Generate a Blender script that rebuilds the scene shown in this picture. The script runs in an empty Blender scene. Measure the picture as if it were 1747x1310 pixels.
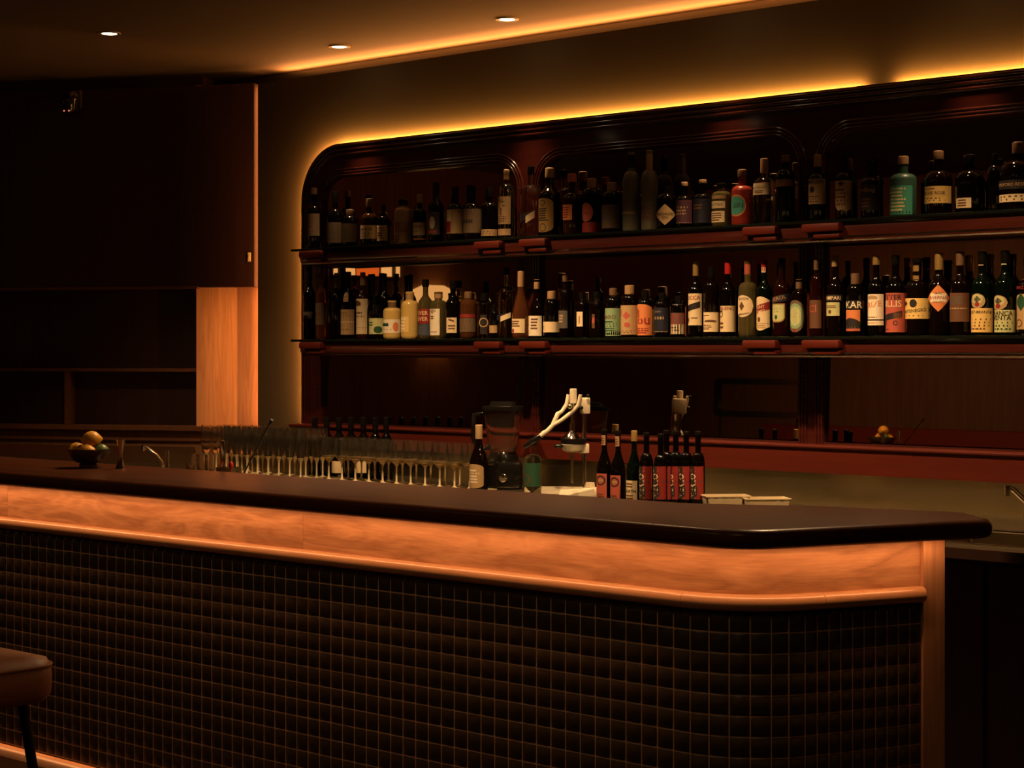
import bpy, bmesh, math, random
from mathutils import Vector, Matrix
rnd = random.Random(7)
PI = math.pi
scene = bpy.context.scene
COL = scene.collection

# ------------------------------------------------------------------ camera, world, exposure
F = 3200.0                    # focal length in pixels of the 1747 wide frame
HC, HOR = 1.5, 597.0          # eye height, pixel row of the horizon
TH = math.radians(47.35)
VX, VY = -math.cos(TH), math.sin(TH)      # view direction
RX, RY = VY, -VX                          # right direction
cam_d = bpy.data.cameras.new('camera')
cam = bpy.data.objects.new('camera', cam_d)
COL.objects.link(cam)
cam.location = (0, 0, HC)
cam.rotation_euler = (PI/2, 0, PI/2-TH)
cam_d.sensor_width = 36.0
cam_d.lens = 36.0*F/1747.0
cam_d.shift_y = (HOR-655.0)/1747.0
cam_d.clip_end = 60
scene.camera = cam

world = bpy.data.worlds.new('world'); scene.world = world
world.use_nodes = True
world.node_tree.nodes['Background'].inputs[0].default_value = (1.0, 0.55, 0.28, 1)
world.node_tree.nodes['Background'].inputs[1].default_value = 0.0012

vs = scene.view_settings
vs.view_transform = 'Standard'; vs.look = 'None'; vs.gamma = 1.0; vs.use_curve_mapping = False
vs.exposure = 0.0
scene.cycles.max_bounces = 10
scene.cycles.transmission_bounces = 8
scene.cycles.glossy_bounces = 4
scene.cycles.diffuse_bounces = 3
scene.cycles.sample_clamp_indirect = 4.0
scene.cycles.caustics_reflective = False

# light strengths
AMBER = (1.0, 0.36, 0.10)
AMBER_D = (1.0, 0.30, 0.085)
L_BAR, L_ARCH, L_COVE, L_COL, L_KICK = 34.0, 310.0, 140.0, 27.0, 5.0
SPOT_A, SPOT_B, SPOT_C = 60.0, 190.0, 13.0
L_ARCH_SIDE = 560.0
L_SCONCE = 1.3

def at(px, py, Y):
    """world point on the plane y = Y seen at a pixel of the photograph"""
    a = (px-873.5)/F
    dx, dy, dz = VX+a*RX, VY+a*RY, -(py-HOR)/F
    t = Y/dy
    return Vector((dx*t, Y, HC+dz*t))
def scale_at(px, Y):
    a = (px-873.5)/F
    return F*(VY+a*RY)/Y
def xat(px, Y): return at(px, HOR, Y).x
def proj(p):
    Z = p[0]*VX+p[1]*VY; X = p[0]*RX+p[1]*RY
    return 873.5+F*X/Z, HOR-F*(p[2]-HC)/Z, Z

# ------------------------------------------------------------------ materials
MATS = {}
def nodes_of(name):
    m = bpy.data.materials.new(name); m.use_nodes = True
    nt = m.node_tree
    return m, nt, nt.nodes['Principled BSDF']
def mat(name, col, rough=0.5, metal=0.0, trans=0.0, ior=1.45, coat=0.0, var=0.12, vscale=30.0, bump=0.0, spec=0.5, alpha=1.0):
    if name in MATS: return MATS[name]
    m, nt, b = nodes_of(name)
    b.inputs['Roughness'].default_value = rough
    b.inputs['Metallic'].default_value = metal
    b.inputs['Transmission Weight'].default_value = trans
    b.inputs['IOR'].default_value = ior
    b.inputs['Coat Weight'].default_value = coat
    b.inputs['Coat Roughness'].default_value = 0.05
    b.inputs['Specular IOR Level'].default_value = spec
    b.inputs['Alpha'].default_value = alpha
    if var > 0:
        tc = nt.nodes.new('ShaderNodeTexCoord'); no = nt.nodes.new('ShaderNodeTexNoise')
        no.inputs['Scale'].default_value = vscale; no.inputs['Detail'].default_value = 4
        mx = nt.nodes.new('ShaderNodeMix'); mx.data_type = 'RGBA'
        mx.inputs[6].default_value = (*[c*(1-var) for c in col], 1)
        mx.inputs[7].default_value = (*[min(1, c*(1+var)) for c in col], 1)
        nt.links.new(tc.outputs['Object'], no.inputs['Vector'])
        nt.links.new(no.outputs[0], mx.inputs[0])
        nt.links.new(mx.outputs[2], b.inputs['Base Color'])
        if bump > 0:
            bp = nt.nodes.new('ShaderNodeBump'); bp.inputs['Strength'].default_value = bump; bp.inputs['Distance'].default_value = 0.004
            nt.links.new(no.outputs[0], bp.inputs['Height']); nt.links.new(bp.outputs[0], b.inputs['Normal'])
    else:
        b.inputs['Base Color'].default_value = (*col, 1)
    MATS[name] = m
    return m
def wood(name, c1, c2, rough=0.45, uv=False, sx=0.9, sz=9.0, fine=1.0, axis='x', coat=0.0):
    if name in MATS: return MATS[name]
    m, nt, b = nodes_of(name)
    tc = nt.nodes.new('ShaderNodeTexCoord')
    def mapped(sc):
        mp = nt.nodes.new('ShaderNodeMapping'); mp.inputs['Scale'].default_value = sc
        nt.links.new(tc.outputs['UV' if uv else 'Object'], mp.inputs['Vector'])
        return mp.outputs[0]
    if axis == 'x': s1, s2 = (sx, sz, sz), (sx*5, sz*14, sz*14)
    else: s1, s2 = (sz, sz, sx), (sz*14, sz*14, sx*5)
    if uv: s1, s2 = (s1[0], s1[2], 1), (s2[0], s2[2], 1)
    n1 = nt.nodes.new('ShaderNodeTexNoise'); n1.inputs['Scale'].default_value = 1.6
    n1.inputs['Detail'].default_value = 5; n1.inputs['Distortion'].default_value = 1.3
    nt.links.new(mapped(s1), n1.inputs['Vector'])
    mu = nt.nodes.new('ShaderNodeMath'); mu.operation = 'MULTIPLY'; mu.inputs[1].default_value = 7.0
    nt.links.new(n1.outputs[0], mu.inputs[0])
    pp = nt.nodes.new('ShaderNodeMath'); pp.operation = 'PINGPONG'; pp.inputs[1].default_value = 1.0
    nt.links.new(mu.outputs[0], pp.inputs[0])
    n2 = nt.nodes.new('ShaderNodeTexNoise'); n2.inputs['Scale'].default_value = 2.0; n2.inputs['Detail'].default_value = 3
    nt.links.new(mapped(s2), n2.inputs['Vector'])
    ad = nt.nodes.new('ShaderNodeMath'); ad.operation = 'MULTIPLY_ADD'; ad.inputs[1].default_value = 0.45
    nt.links.new(pp.outputs[0], ad.inputs[0])
    m2 = nt.nodes.new('ShaderNodeMath'); m2.operation = 'MULTIPLY'; m2.inputs[1].default_value = 0.6*fine
    nt.links.new(n2.outputs[0], m2.inputs[0]); nt.links.new(m2.outputs[0], ad.inputs[2])
    mx = nt.nodes.new('ShaderNodeMix'); mx.data_type = 'RGBA'
    mx.inputs[6].default_value = (*c1, 1); mx.inputs[7].default_value = (*c2, 1)
    nt.links.new(ad.outputs[0], mx.inputs[0]); nt.links.new(mx.outputs[2], b.inputs['Base Color'])
    b.inputs['Roughness'].default_value = rough
    b.inputs['Coat Weight'].default_value = coat; b.inputs['Coat Roughness'].default_value = 0.08
    MATS[name] = m
    return m
def emit(name, col, strength):
    if name in MATS: return MATS[name]
    m = bpy.data.materials.new(name); m.use_nodes = True
    nt = m.node_tree; nt.nodes.remove(nt.nodes['Principled BSDF'])
    e = nt.nodes.new('ShaderNodeEmission'); e.inputs[0].default_value = (*col, 1); e.inputs[1].default_value = strength
    nt.links.new(e.outputs[0], nt.nodes['Material Output'].inputs[0])
    MATS[name] = m
    return m

oak = wood('oak_veneer', (0.26, 0.115, 0.052), (0.66, 0.40, 0.22), 0.42, uv=True, sx=1.3, sz=8, fine=1.1)
oak_v = wood('oak_vertical', (0.34, 0.17, 0.085), (0.60, 0.36, 0.2), 0.42, sx=0.7, sz=11, axis='z')
oak_rail = wood('oak_rail', (0.40, 0.22, 0.11), (0.62, 0.38, 0.21), 0.3, uv=True, sx=2.0, sz=60, coat=0.3)
walnut = wood('dark_walnut', (0.030, 0.008, 0.0025), (0.075, 0.021, 0.006), 0.3, sx=0.9, sz=10, coat=0.0)
walnut.node_tree.nodes['Principled BSDF'].inputs['Specular IOR Level'].default_value = 0.15
panel_dark = wood('dark_panel', (0.022, 0.008, 0.004), (0.045, 0.017, 0.008), 0.5, sx=0.5, sz=9, axis='z')
panel_mid = wood('mid_panel', (0.16, 0.07, 0.03), (0.30, 0.14, 0.065), 0.45, sx=0.5, sz=9, axis='z')
lacquer = wood('red_lacquer', (0.040, 0.007, 0.005), (0.066, 0.012, 0.007), 0.22, sx=0.7, sz=12, fine=0.5, coat=0.5)
plinth_red = wood('red_plinth', (0.066, 0.007, 0.0025), (0.095, 0.011, 0.0035), 0.55, sx=0.7, sz=12, fine=0.5, coat=0.05)
plinth_red.node_tree.nodes['Principled BSDF'].inputs['Specular IOR Level'].default_value = 0.18
plinth_red.node_tree.nodes['Principled BSDF'].inputs['Coat Weight'].default_value = 0.0
wall_paint = mat('olive_plaster', (0.066, 0.050, 0.026), 0.85, vscale=6, var=0.06, bump=0.03)
ceil_paint = mat('ceiling_plaster', (0.09, 0.07, 0.042), 0.9, vscale=5, var=0.06)
floor_mat = wood('floor_boards', (0.03, 0.014, 0.008), (0.06, 0.03, 0.016), 0.4)
steel = mat('brushed_steel', (0.42, 0.35, 0.22), 0.27, metal=1, vscale=9, var=0.08)
chrome = mat('chrome', (0.75, 0.70, 0.62), 0.12, metal=1, var=0.02)
black_metal = mat('black_metal', (0.012, 0.011, 0.010), 0.4, metal=0.6)
black_plastic = mat('black_plastic', (0.008, 0.007, 0.006), 0.16, spec=0.35)
mirror_m = mat('bronze_mirror', (0.52, 0.44, 0.36), 0.015, metal=1, var=0.03, vscale=3)
tile_m = mat('charcoal_glaze', (0.036, 0.027, 0.017), 0.36, coat=0.0, var=0.25, vscale=14)
grout_m = mat('brown_grout', (0.55, 0.36, 0.23), 0.8, vscale=60)
shelf_glass = mat('shelf_glass', (0.05, 0.07, 0.05), 0.03, trans=0.9, var=0.02)
glass = mat('clear_glass', (0.98, 0.93, 0.82), 0.02, trans=0.994, ior=1.45, var=0.0)
base_glow_glass = mat('bowl_base_glow_glass', (1.0, 0.82, 0.48), 0.06, trans=0.84, ior=1.45, var=0.0)  # golden, partly diffuse tint imitates light gathered at the bowl's foot
stem_glow_glass = mat('stem_glow_glass', (1.0, 0.82, 0.48), 0.12, trans=0.5, ior=1.45, var=0.0)  # half-diffuse gold stands in for the lit glow of the stems
leather = mat('brown_leather', (0.19, 0.075, 0.032), 0.45, vscale=90, var=0.15, bump=0.15)
enamel = mat('white_enamel', (0.78, 0.68, 0.48), 0.3, var=0.04)
led_bar = emit('led_bar', (1.0, 0.385, 0.14), L_BAR)
led_arch = emit('led_arch', (1.0, 0.39, 0.075), L_ARCH)
led_side = emit('led_arch_side', (1.0, 0.36, 0.075), L_ARCH_SIDE)
led_cove = emit('led_cove', (1.0, 0.33, 0.08), L_COVE)
led_kick = emit('led_kick', (1.0, 0.36, 0.11), L_KICK)
led_col = emit('led_column', (1.0, 0.33, 0.09), L_COL)
lamp_lens = emit('downlight_lens', (1.0, 0.72, 0.42), 14.0)

# ------------------------------------------------------------------ mesh helpers
def me_obj(name, verts, faces, m, parent=None, smooth=None, uvs=None):
    me = bpy.data.meshes.new(name)
    me.from_pydata([tuple(v) for v in verts], [], faces)
    if m is not None: me.materials.append(m)
    if uvs is not None:
        l = me.uv_layers.new(name='UVMap')
        for i, lp in enumerate(me.loops): l.data[i].uv = uvs[lp.vertex_index]
    if smooth is not None:
        for p in me.polygons: p.use_smooth = True
        me.set_sharp_from_angle(angle=math.radians(smooth))
    me.update()
    o = bpy.data.objects.new(name, me); COL.objects.link(o)
    if parent is not None: o.parent = parent
    return o
class G:
    """collects shapes into ONE mesh"""
    def __init__(s): s.v = []; s.f = []
    def add(s, vs_, fs_):
        b = len(s.v); s.v += [Vector(v) for v in vs_]; s.f += [[i+b for i in f] for f in fs_]
    def box(s, x0, x1, y0, y1, z0, z1, bev=0.0, M=None):
        if bev <= 0:
            vs_ = [(x, y, z) for z in (z0, z1) for y in (y0, y1) for x in (x0, x1)]
            fs_ = [(0,2,3,1),(4,5,7,6),(0,1,5,4),(2,6,7,3),(0,4,6,2),(1,3,7,5)]
        else:
            bm = bmesh.new(); bmesh.ops.create_cube(bm, size=1)
            for v in bm.verts: v.co = ((x0+x1)/2+v.co.x*(x1-x0), (y0+y1)/2+v.co.y*(y1-y0), (z0+z1)/2+v.co.z*(z1-z0))
            bmesh.ops.bevel(bm, geom=bm.edges[:], offset=bev, segments=2, affect='EDGES', profile=0.5)
            bm.verts.index_update()
            vs_ = [v.co.copy() for v in bm.verts]; fs_ = [[v.index for v in f.verts] for f in bm.faces]; bm.free()
        if M: vs_ = [M @ Vector(v) for v in vs_]
        s.add(vs_, fs_); return s
    def lathe(s, prof, n=20, cx=0, cy=0, cz=0, sq=None, M=None, closed=False):
        """prof: (r, z); sq(z) gives the superellipse exponent"""
        vs_ = []; fs_ = []
        m = len(prof)
        for (r, z) in prof:
            for k in range(n):
                a = 2*PI*k/n
                rr = r
                if sq:
                    e = sq(z)
                    if e > 2.01: rr = r/((abs(math.cos(a))**e+abs(math.sin(a))**e)**(1/e))
                p = Vector((cx+rr*math.sin(a), cy-rr*math.cos(a), cz+z))
                vs_.append(M @ p if M else p)
        for i in range(m-1 if not closed else m):
            i2 = (i+1) % m
            for k in range(n):
                k2 = (k+1) % n
                fs_.append((i*n+k, i*n+k2, i2*n+k2, i2*n+k))
        if not closed:
            if prof[0][0] > 1e-6: fs_.append(list(range(n))[::-1])
            if prof[-1][0] > 1e-6: fs_.append([(m-1)*n+k for k in range(n)])
        s.add(vs_, fs_); return s
    def tube(s, pts, r, n=8):
        pts = [Vector(p) for p in pts]
        rs = r if isinstance(r, (list, tuple)) else [r]*len(pts)
        vs_ = []; fs_ = []
        prev = None
        for i, p in enumerate(pts):
            t = (pts[min(i+1, len(pts)-1)]-pts[max(i-1, 0)]).normalized()
            if prev is None:
                a = Vector((0, 0, 1)) if abs(t.z) < 0.9 else Vector((1, 0, 0))
                nn = t.cross(a).normalized()
            else:
                nn = (prev-t*prev.dot(t)).normalized()
            prev = nn; bb = t.cross(nn)
            for k in range(n):
                a = 2*PI*k/n
                vs_.append(p+(nn*math.cos(a)+bb*math.sin(a))*rs[i])
        for i in range(len(pts)-1):
            for k in range(n):
                k2 = (k+1) % n
                fs_.append((i*n+k, i*n+k2, (i+1)*n+k2, (i+1)*n+k))
        fs_.append(list(range(n))[::-1]); fs_.append([(len(pts)-1)*n+k for k in range(n)])
        s.add(vs_, fs_); return s
    def prism(s, poly, z0, z1):
        n = len(poly)
        vs_ = [(x, y, z0) for x, y in poly]+[(x, y, z1) for x, y in poly]
        fs_ = [list(range(n))[::-1], list(range(n, 2*n))]
        for i in range(n):
            j = (i+1) % n
            fs_.append((i, j, n+j, n+i))
        s.add(vs_, fs_); return s
    def ball(s, c, r, n=12, sc=(1, 1, 1)):
        prof = [(r*math.sin(PI*i/8), -r*math.cos(PI*i/8)) for i in range(9)]
        prof[0] = (1e-5, -r); prof[-1] = (1e-5, r)
        M = Matrix.Translation(c) @ Matrix.Diagonal((*sc, 1))
        return s.lathe(prof, n, M=M)
    def build(s, name, m, parent=None, smooth=None):
        return me_obj(name, s.v, s.f, m, parent, smooth)
def fix_normals(o):
    bm = bmesh.new(); bm.from_mesh(o.data); bmesh.ops.recalc_face_normals(bm, faces=bm.faces[:]); bm.to_mesh(o.data); bm.free()
    return o
def fillet(pts, rad, seg=8):
    """2D polyline, rad[i] is the corner radius of point i"""
    out = [Vector(pts[0]).to_2d()]
    for i in range(1, len(pts)-1):
        p0, p1, p2 = Vector(pts[i-1]), Vector(pts[i]), Vector(pts[i+1])
        r = rad[i] if isinstance(rad, (list, tuple)) else rad
        a, b = (p0-p1).normalized(), (p2-p1).normalized()
        if r <= 0: out.append(p1); continue
        ang = a.angle(b); tl = min(r/math.tan(ang/2), 0.49*min((p0-p1).length, (p2-p1).length))
        r = tl*math.tan(ang/2)
        c = p1+(a+b).normalized()*(r/math.sin(ang/2))
        q0, q1 = p1+a*tl, p1+b*tl
        d0, d1 = q0-c, q1-c
        tot = d0.angle(d1); sgn = 1 if d0.x*d1.y-d0.y*d1.x > 0 else -1
        for k in range(seg+1):
            t = sgn*tot*k/seg
            out.append(c+Vector((d0.x*math.cos(t)-d0.y*math.sin(t), d0.x*math.sin(t)+d0.y*math.cos(t))))
    out.append(Vector(pts[-1]))
    return out
def closed_fillet(pts, rad, seg=6):
    n = len(pts); out = []
    for i in range(n):
        tri = [pts[i-1], pts[i], pts[(i+1) % n]]
        out += fillet(tri, [0, rad[i], 0], seg)[1:-1]
    return out
def frames2d(path):
    """arc length, and the mitred normal on the right of travel"""
    s = [0]; ns = []
    for i in range(1, len(path)): s.append(s[-1]+(path[i]-path[i-1]).length)
    for i, p in enumerate(path):
        t0 = (path[i]-path[i-1]).normalized() if i else None
        t1 = (path[i+1]-path[i]).normalized() if i < len(path)-1 else None
        if t0 is None: t0 = t1
        if t1 is None: t1 = t0
        n0, n1 = Vector((t0.y, -t0.x)), Vector((t1.y, -t1.x))
        n = (n0+n1).normalized(); n = n/max(0.3, n.dot(n0))
        ns.append(n)
    return s, ns
def sweep(name, path, prof, m, parent=None, smooth=30, plane='xy', closed=True, y=0.0, caps=True, s0=0.0):
    """path: 2D points in plan (plane xy: profile is (outward, z)) or elevation (plane xz: profile is (outward, y))"""
    s, ns = frames2d(path)
    vs_, uv, fs_ = [], [], []
    k = len(prof)
    acc = [0]
    for i in range(1, k): acc.append(acc[-1]+math.hypot(prof[i][0]-prof[i-1][0], prof[i][1]-prof[i-1][1]))
    for i, p in enumerate(path):
        for j, (a, b) in enumerate(prof):
            q = p+ns[i]*a
            vs_.append((q.x, q.y, b) if plane == 'xy' else (q.x, y+b, q.y))
            uv.append((s[i]+s0, b if plane == 'xy' and k < 6 else acc[j]))
    for i in range(len(path)-1):
        for j in range(k if closed else k-1):
            j2 = (j+1) % k
            fs_.append((i*k+j, (i+1)*k+j, (i+1)*k+j2, i*k+j2))
    if closed and caps:
        fs_.append(list(range(k))); fs_.append([(len(path)-1)*k+j for j in range(k)][::-1])
    o = me_obj(name, vs_, fs_, m, parent, smooth, uv)
    return fix_normals(o) if closed else o
def subpath(path, a, b):
    s, _ = frames2d(path); out = []
    def pt(d):
        for i in range(1, len(path)):
            if s[i] >= d-1e-9:
                t = (d-s[i-1])/max(1e-9, s[i]-s[i-1]); return path[i-1].lerp(path[i], t)
        return path[-1]
    out.append(pt(a))
    out += [p for p, d in zip(path, s) if a+1e-4 < d < b-1e-4]
    out.append(pt(b))
    return out
def fill_shape(name, loops, y0, y1, m, parent=None, bevel=0.0):
    """flat board in the xz plane with holes, loops of (x, z)"""
    cu = bpy.data.curves.new(name, 'CURVE'); cu.dimensions = '2D'; cu.fill_mode = 'BOTH'
    for lp in loops:
        sp = cu.splines.new('POLY'); sp.points.add(len(lp)-1); sp.use_cyclic_u = True
        for i, p in enumerate(lp): sp.points[i].co = (p[0], p[1], 0, 1)
    cu.extrude = abs(y1-y0)/2-bevel
    if bevel > 0: cu.bevel_depth = bevel; cu.bevel_resolution = 2; cu.offset = -bevel
    tmp = bpy.data.objects.new(name, cu)
    me = bpy.data.meshes.new_from_object(tmp)
    bpy.data.objects.remove(tmp); bpy.data.curves.remove(cu)
    for v in me.vertices: v.co = (v.co.x, (y0+y1)/2-v.co.z, v.co.y)
    me.materials.clear(); me.materials.append(m)
    for p in me.polygons: p.use_smooth = True; p.material_index = 0
    me.set_sharp_from_angle(angle=math.radians(35))
    o = bpy.data.objects.new(name, me); COL.objects.link(o)
    if parent is not None: o.parent = parent
    return o
_tm = {}
def text_geo(t):
    if t in _tm: return _tm[t]
    cu = bpy.data.curves.new('t', 'FONT'); cu.body = t; cu.resolution_u = 2; cu.offset = 0.012
    ob = bpy.data.objects.new('t', cu)
    me = bpy.data.meshes.new_from_object(ob)
    vs_ = [v.co.copy() for v in me.vertices]; fs_ = [list(p.vertices) for p in me.polygons]
    bpy.data.objects.remove(ob); bpy.data.curves.remove(cu); bpy.data.meshes.remove(me)
    x0, x1 = min(v.x for v in vs_), max(v.x for v in vs_); y0, y1 = min(v.y for v in vs_), max(v.y for v in vs_)
    vs_ = [((v.x-(x0+x1)/2)/(x1-x0), (v.y-(y0+y1)/2)/(x1-x0)) for v in vs_]
    _tm[t] = (vs_, fs_, (y1-y0)/(x1-x0))
    return _tm[t]
def thing(name, label, cat, loc=(0, 0, 0), rz=0.0, group=None):
    o = bpy.data.objects.new(name, None); COL.objects.link(o)
    o.empty_display_size = 0.05
    o.location = loc; o.rotation_euler = (0, 0, rz)
    return tag(o, label, cat, group)
def tag(o, label, cat, group=None):
    o['label'] = label; o['category'] = cat
    if group: o['group'] = group
    return o
def struct(o): o['kind'] = 'structure'; return o
def dup(o, parent=None, loc=None, rz=None):
    c = o.copy(); COL.objects.link(c)
    if parent is not None: c.parent = parent
    if loc is not None: c.location = loc
    if rz is not None: c.rotation_euler = (0, 0, rz)
    for ch in list(o.children): dup(ch, c)
    return c

# ------------------------------------------------------------------ the room
YW, YF, YM, YB = 6.305, 6.24, 6.262, 6.15      # wall, back bar face, mirrors, bottle row
ZC, ZWT = 2.96, 2.89                          # ceiling, top of the back wall
A = at(440, HOR, YW).to_2d()                  # corner between back wall and angled left wall
D = Vector((-0.886, -0.464)).normalized(); DN = Vector((-D.y, D.x))   # along the left wall; DN into the room
if DN.y > 0: DN = -DN
XE = -10.6                                    # far end wall
tE = (XE-A.x)/D.x; E = A+D*tE
XR, YFR = 2.2, -1.3
def wall(name, p, q, z0, z1, th, m, outward):
    p, q = Vector(p), Vector(q); o = Vector(outward)*th
    poly = [p, q, q+o, p+o]
    return struct(G().prism([(a.x, a.y) for a in poly], z0, z1).build(name, m))
fix_normals(struct(G().prism([(XE-0.3, YFR-0.3), (XR+0.3, YFR-0.3), (XR+0.3, 7.3), (XE-0.3, 7.3)], -0.1, 0).build('floor', floor_mat)))
struct(G().prism([(XE-0.3, YFR-0.3), (XR+0.3, YFR-0.3), (XR+0.3, 7.3), (XE-0.3, 7.3)], ZC, ZC+0.1).build('ceiling', ceil_paint))
wall('wall_back', (A.x, YW), (XR, YW), 0, ZWT, 0.15, wall_paint, (0, 1))
wall('wall_cove', (A.x-0.5, 7.1), (XR, 7.1), 0, ZC, 0.1, ceil_paint, (0, 1))
wall('wall_front', (XE, YFR), (XR, YFR), 0, ZC, 0.1, panel_mid, (0, -1))
wall('wall_right', (XR, YFR), (XR, 7.2), 0, ZC, 0.1, panel_dark, (1, 0))
wall('wall_end', (XE, YFR), (XE, E.y+0.3), 0, ZC, 0.1, panel_mid, (-1, 0))
# angled left wall: lower part set back, upper bulkhead proud of it
def lw(t, d): return A+D*t+DN*d
def lbox(name, t0, t1, d0, d1, z0, z1, m):
    poly = [lw(t0, d0), lw(t1, d0), lw(t1, d1), lw(t0, d1)]
    return fix_normals(G().prism([(a.x, a.y) for a in poly], z0, z1).build(name, m))
struct(lbox('wall_left', 0.365, tE+0.2, -0.25, -0.12, 0, ZC, panel_dark))
struct(lbox('wall_left_upper', 0.014, tE, -0.10, 0.02, 1.83, ZWT, panel_dark))
struct(lbox('trim_1', 0.33, tE, 0.0, 0.026, 1.822, 1.836, wood('trim_oak', (0.13, 0.05, 0.022), (0.2, 0.08, 0.035), 0.4)))
struct(lbox('trim_2', 0.36, tE, -0.12, -0.04, 1.385, 1.402, MATS['trim_oak']))
t115 = 1.13
struct(lbox('trim_3', t115-0.012, t115+0.012, -0.12, -0.045, 1.10, 1.385, MATS['trim_oak']))
struct(lbox('trim_4', 0.0, tE, -0.11, 0.03, 1.075, 1.098, MATS['trim_oak']))
struct(lbox('trim_5', 0.0, tE, -0.11, -0.0, 0.86, 1.075, panel_mid))
struct(lbox('trim_6', 0.0, tE, -0.0, 0.012, 1.02, 1.035, MATS['trim_oak']))
# curved oak niche beside the back wall, lit from a strip behind the wall's edge
q0 = Vector((A.x+0.03, YW+0.095)); q1 = lw(0.17, -0.105); q2 = lw(0.362, -0.03)
npath = fillet([q0, q1, q2], [0, 0.9, 0], 14)
struct(sweep('wall_niche', npath, [(0, 1.0), (0, 2.9), (0.012, 2.9), (0.012, 1.0)], oak_v, None, 40))
# light switch plate on the bulkhead edge
p = lw(0.03, 0.02)
sw = thing('light_switch', 'small cream switch plate on the edge of the dark bulkhead above the lit column', 'switch', (p.x, p.y, 1.985), math.atan2(D.y, D.x)+PI)
g = G().box(-0.018, 0.0, -0.006, 0, -0.024, 0.024, 0.002); g.build('plate', enamel, sw)
G().box(-0.012, -0.006, -0.009, -0.006, -0.010, 0.010, 0.001).build('rocker', enamel, sw)
# vertical led strip on the end face of the back wall, hidden from the room
t = thing('corner_led_strip', 'vertical led strip behind the wall edge lighting the curved oak panel', 'light', (A.x, YW, 0))
G().box(-0.004, 0.0, 0.03, 0.06, 1.10, 2.88).build('profile', steel, t)
me_obj('diffuser', [(-0.0045, 0.032, 1.1), (-0.0045, 0.058, 1.1), (-0.0045, 0.058, 2.88), (-0.0045, 0.032, 2.88)], [(0, 3, 2, 1)], led_col, t)
# cove led on top of the back wall
t = thing('cove_led_strip', 'led strip hidden on top of the back wall washing the ceiling', 'light', (0, 0, 0))
G().box(A.x+0.1, XR, 6.395, 6.415, ZWT, ZWT+0.006).build('profile', steel, t)
me_obj('diffuser', [(A.x+0.1, 6.400, ZWT+0.007), (XR, 6.400, ZWT+0.007), (XR, 6.414, ZWT+0.021), (A.x+0.1, 6.414, ZWT+0.021)], [(0, 1, 2, 3)], led_cove, t)

# downlights
def downlight(x, y, label, power, ang, blend, tilt=0.0, col=(1.0, 0.60, 0.29)):
    t = thing('downlight', label, 'light', (x, y, ZC), 0, 'recessed ceiling downlights')
    G().lathe([(0.034, 0.0), (0.052, 0.0), (0.052, -0.004), (0.044, -0.006), (0.036, -0.004)], 28, closed=True).build('trim_ring', mat('ring_white', (0.3, 0.27, 0.2), 0.5), t, 40)
    G().lathe([(0.034, -0.0035), (0.034, 0.0)], 24).build('lens', lamp_lens, t)
    ld = bpy.data.lights.new('downlight_lamp', 'SPOT'); ld.energy = power; ld.color = col
    ld.spot_size = math.radians(ang); ld.spot_blend = blend; ld.shadow_soft_size = 0.04
    lo = bpy.data.objects.new('downlight_lamp', ld); COL.objects.link(lo)
    lo.parent = t; lo.location = (0, 0, -0.03); lo.rotation_euler = (tilt, 0, 0)
    return t
rowA = [-6.72, -5.62, -4.52, -3.42, -2.32]
for i, x in enumerate(rowA):
    lab = {0: 'middle of the three small round ceiling downlights, over the wine glasses',
           1: 'rightmost ceiling downlight in view, nearest the bright cove'}.get(i, 'recessed round downlight in the ceiling over the back bar, above the frame')
    downlight(x, 6.07, lab, SPOT_A, 44, 0.6)
downlight(-7.22, 5.10, 'leftmost of the three small round ceiling downlights', SPOT_B*0.5, 100, 0.8)
for x in (-5.6, -4.4, -3.2):
    downlight(x, 5.05, 'recessed round downlight in the ceiling over the staff aisle, above the frame', SPOT_B, 112, 0.55)

for x, y in ((-8.2, 2.6), (-7.0, 2.6), (-5.2, 1.9), (-3.6, 1.9), (-2.0, 1.9)):  # unseen downlights added to brighten tiles, stools and the mirrored lounge wall
    downlight(x, y, 'added round downlight in the ceiling over the lounge side, above the frame', SPOT_C if x > -6 else 5*SPOT_C, 120 if x > -6 else 80, 0.8, 0.0 if x > -6 else -0.9)

# ------------------------------------------------------------------ the bar counter
E2 = Vector((0.379, 0.926)).normalized()
V2 = Vector((-2.476, 3.46))
XB0 = -7.2
TEND = 0.487
bpath = fillet([(XB0, 3.46), V2, V2+E2*TEND], [0, 0.26, 0], 16)
slen, bn = frames2d(bpath); SL = slen[-1]
bar = thing('bar_counter', 'long bar counter with oak band over dark square tiles and rounded corner', 'bar counter')
# fascia panels, seams about every two metres
cuts = [0.0, 0.95, 1.75+0.03, 3.0, SL-0.001]
seams = []
for px in (13, 517):
    seams.append(xat(px, 3.46)-XB0)
cuts = [0.0]+seams+[SL]
for i in range(len(cuts)-1):
    sp = subpath(bpath, cuts[i]+(0.0006 if i else 0), cuts[i+1]-0.0006)
    sweep('fascia_panel', sp, [(0.0, 0.925), (0.0, 1.055), (-0.02, 1.055), (-0.02, 0.925)], oak, bar, s0=cuts[i]+i*3.3)
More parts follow.
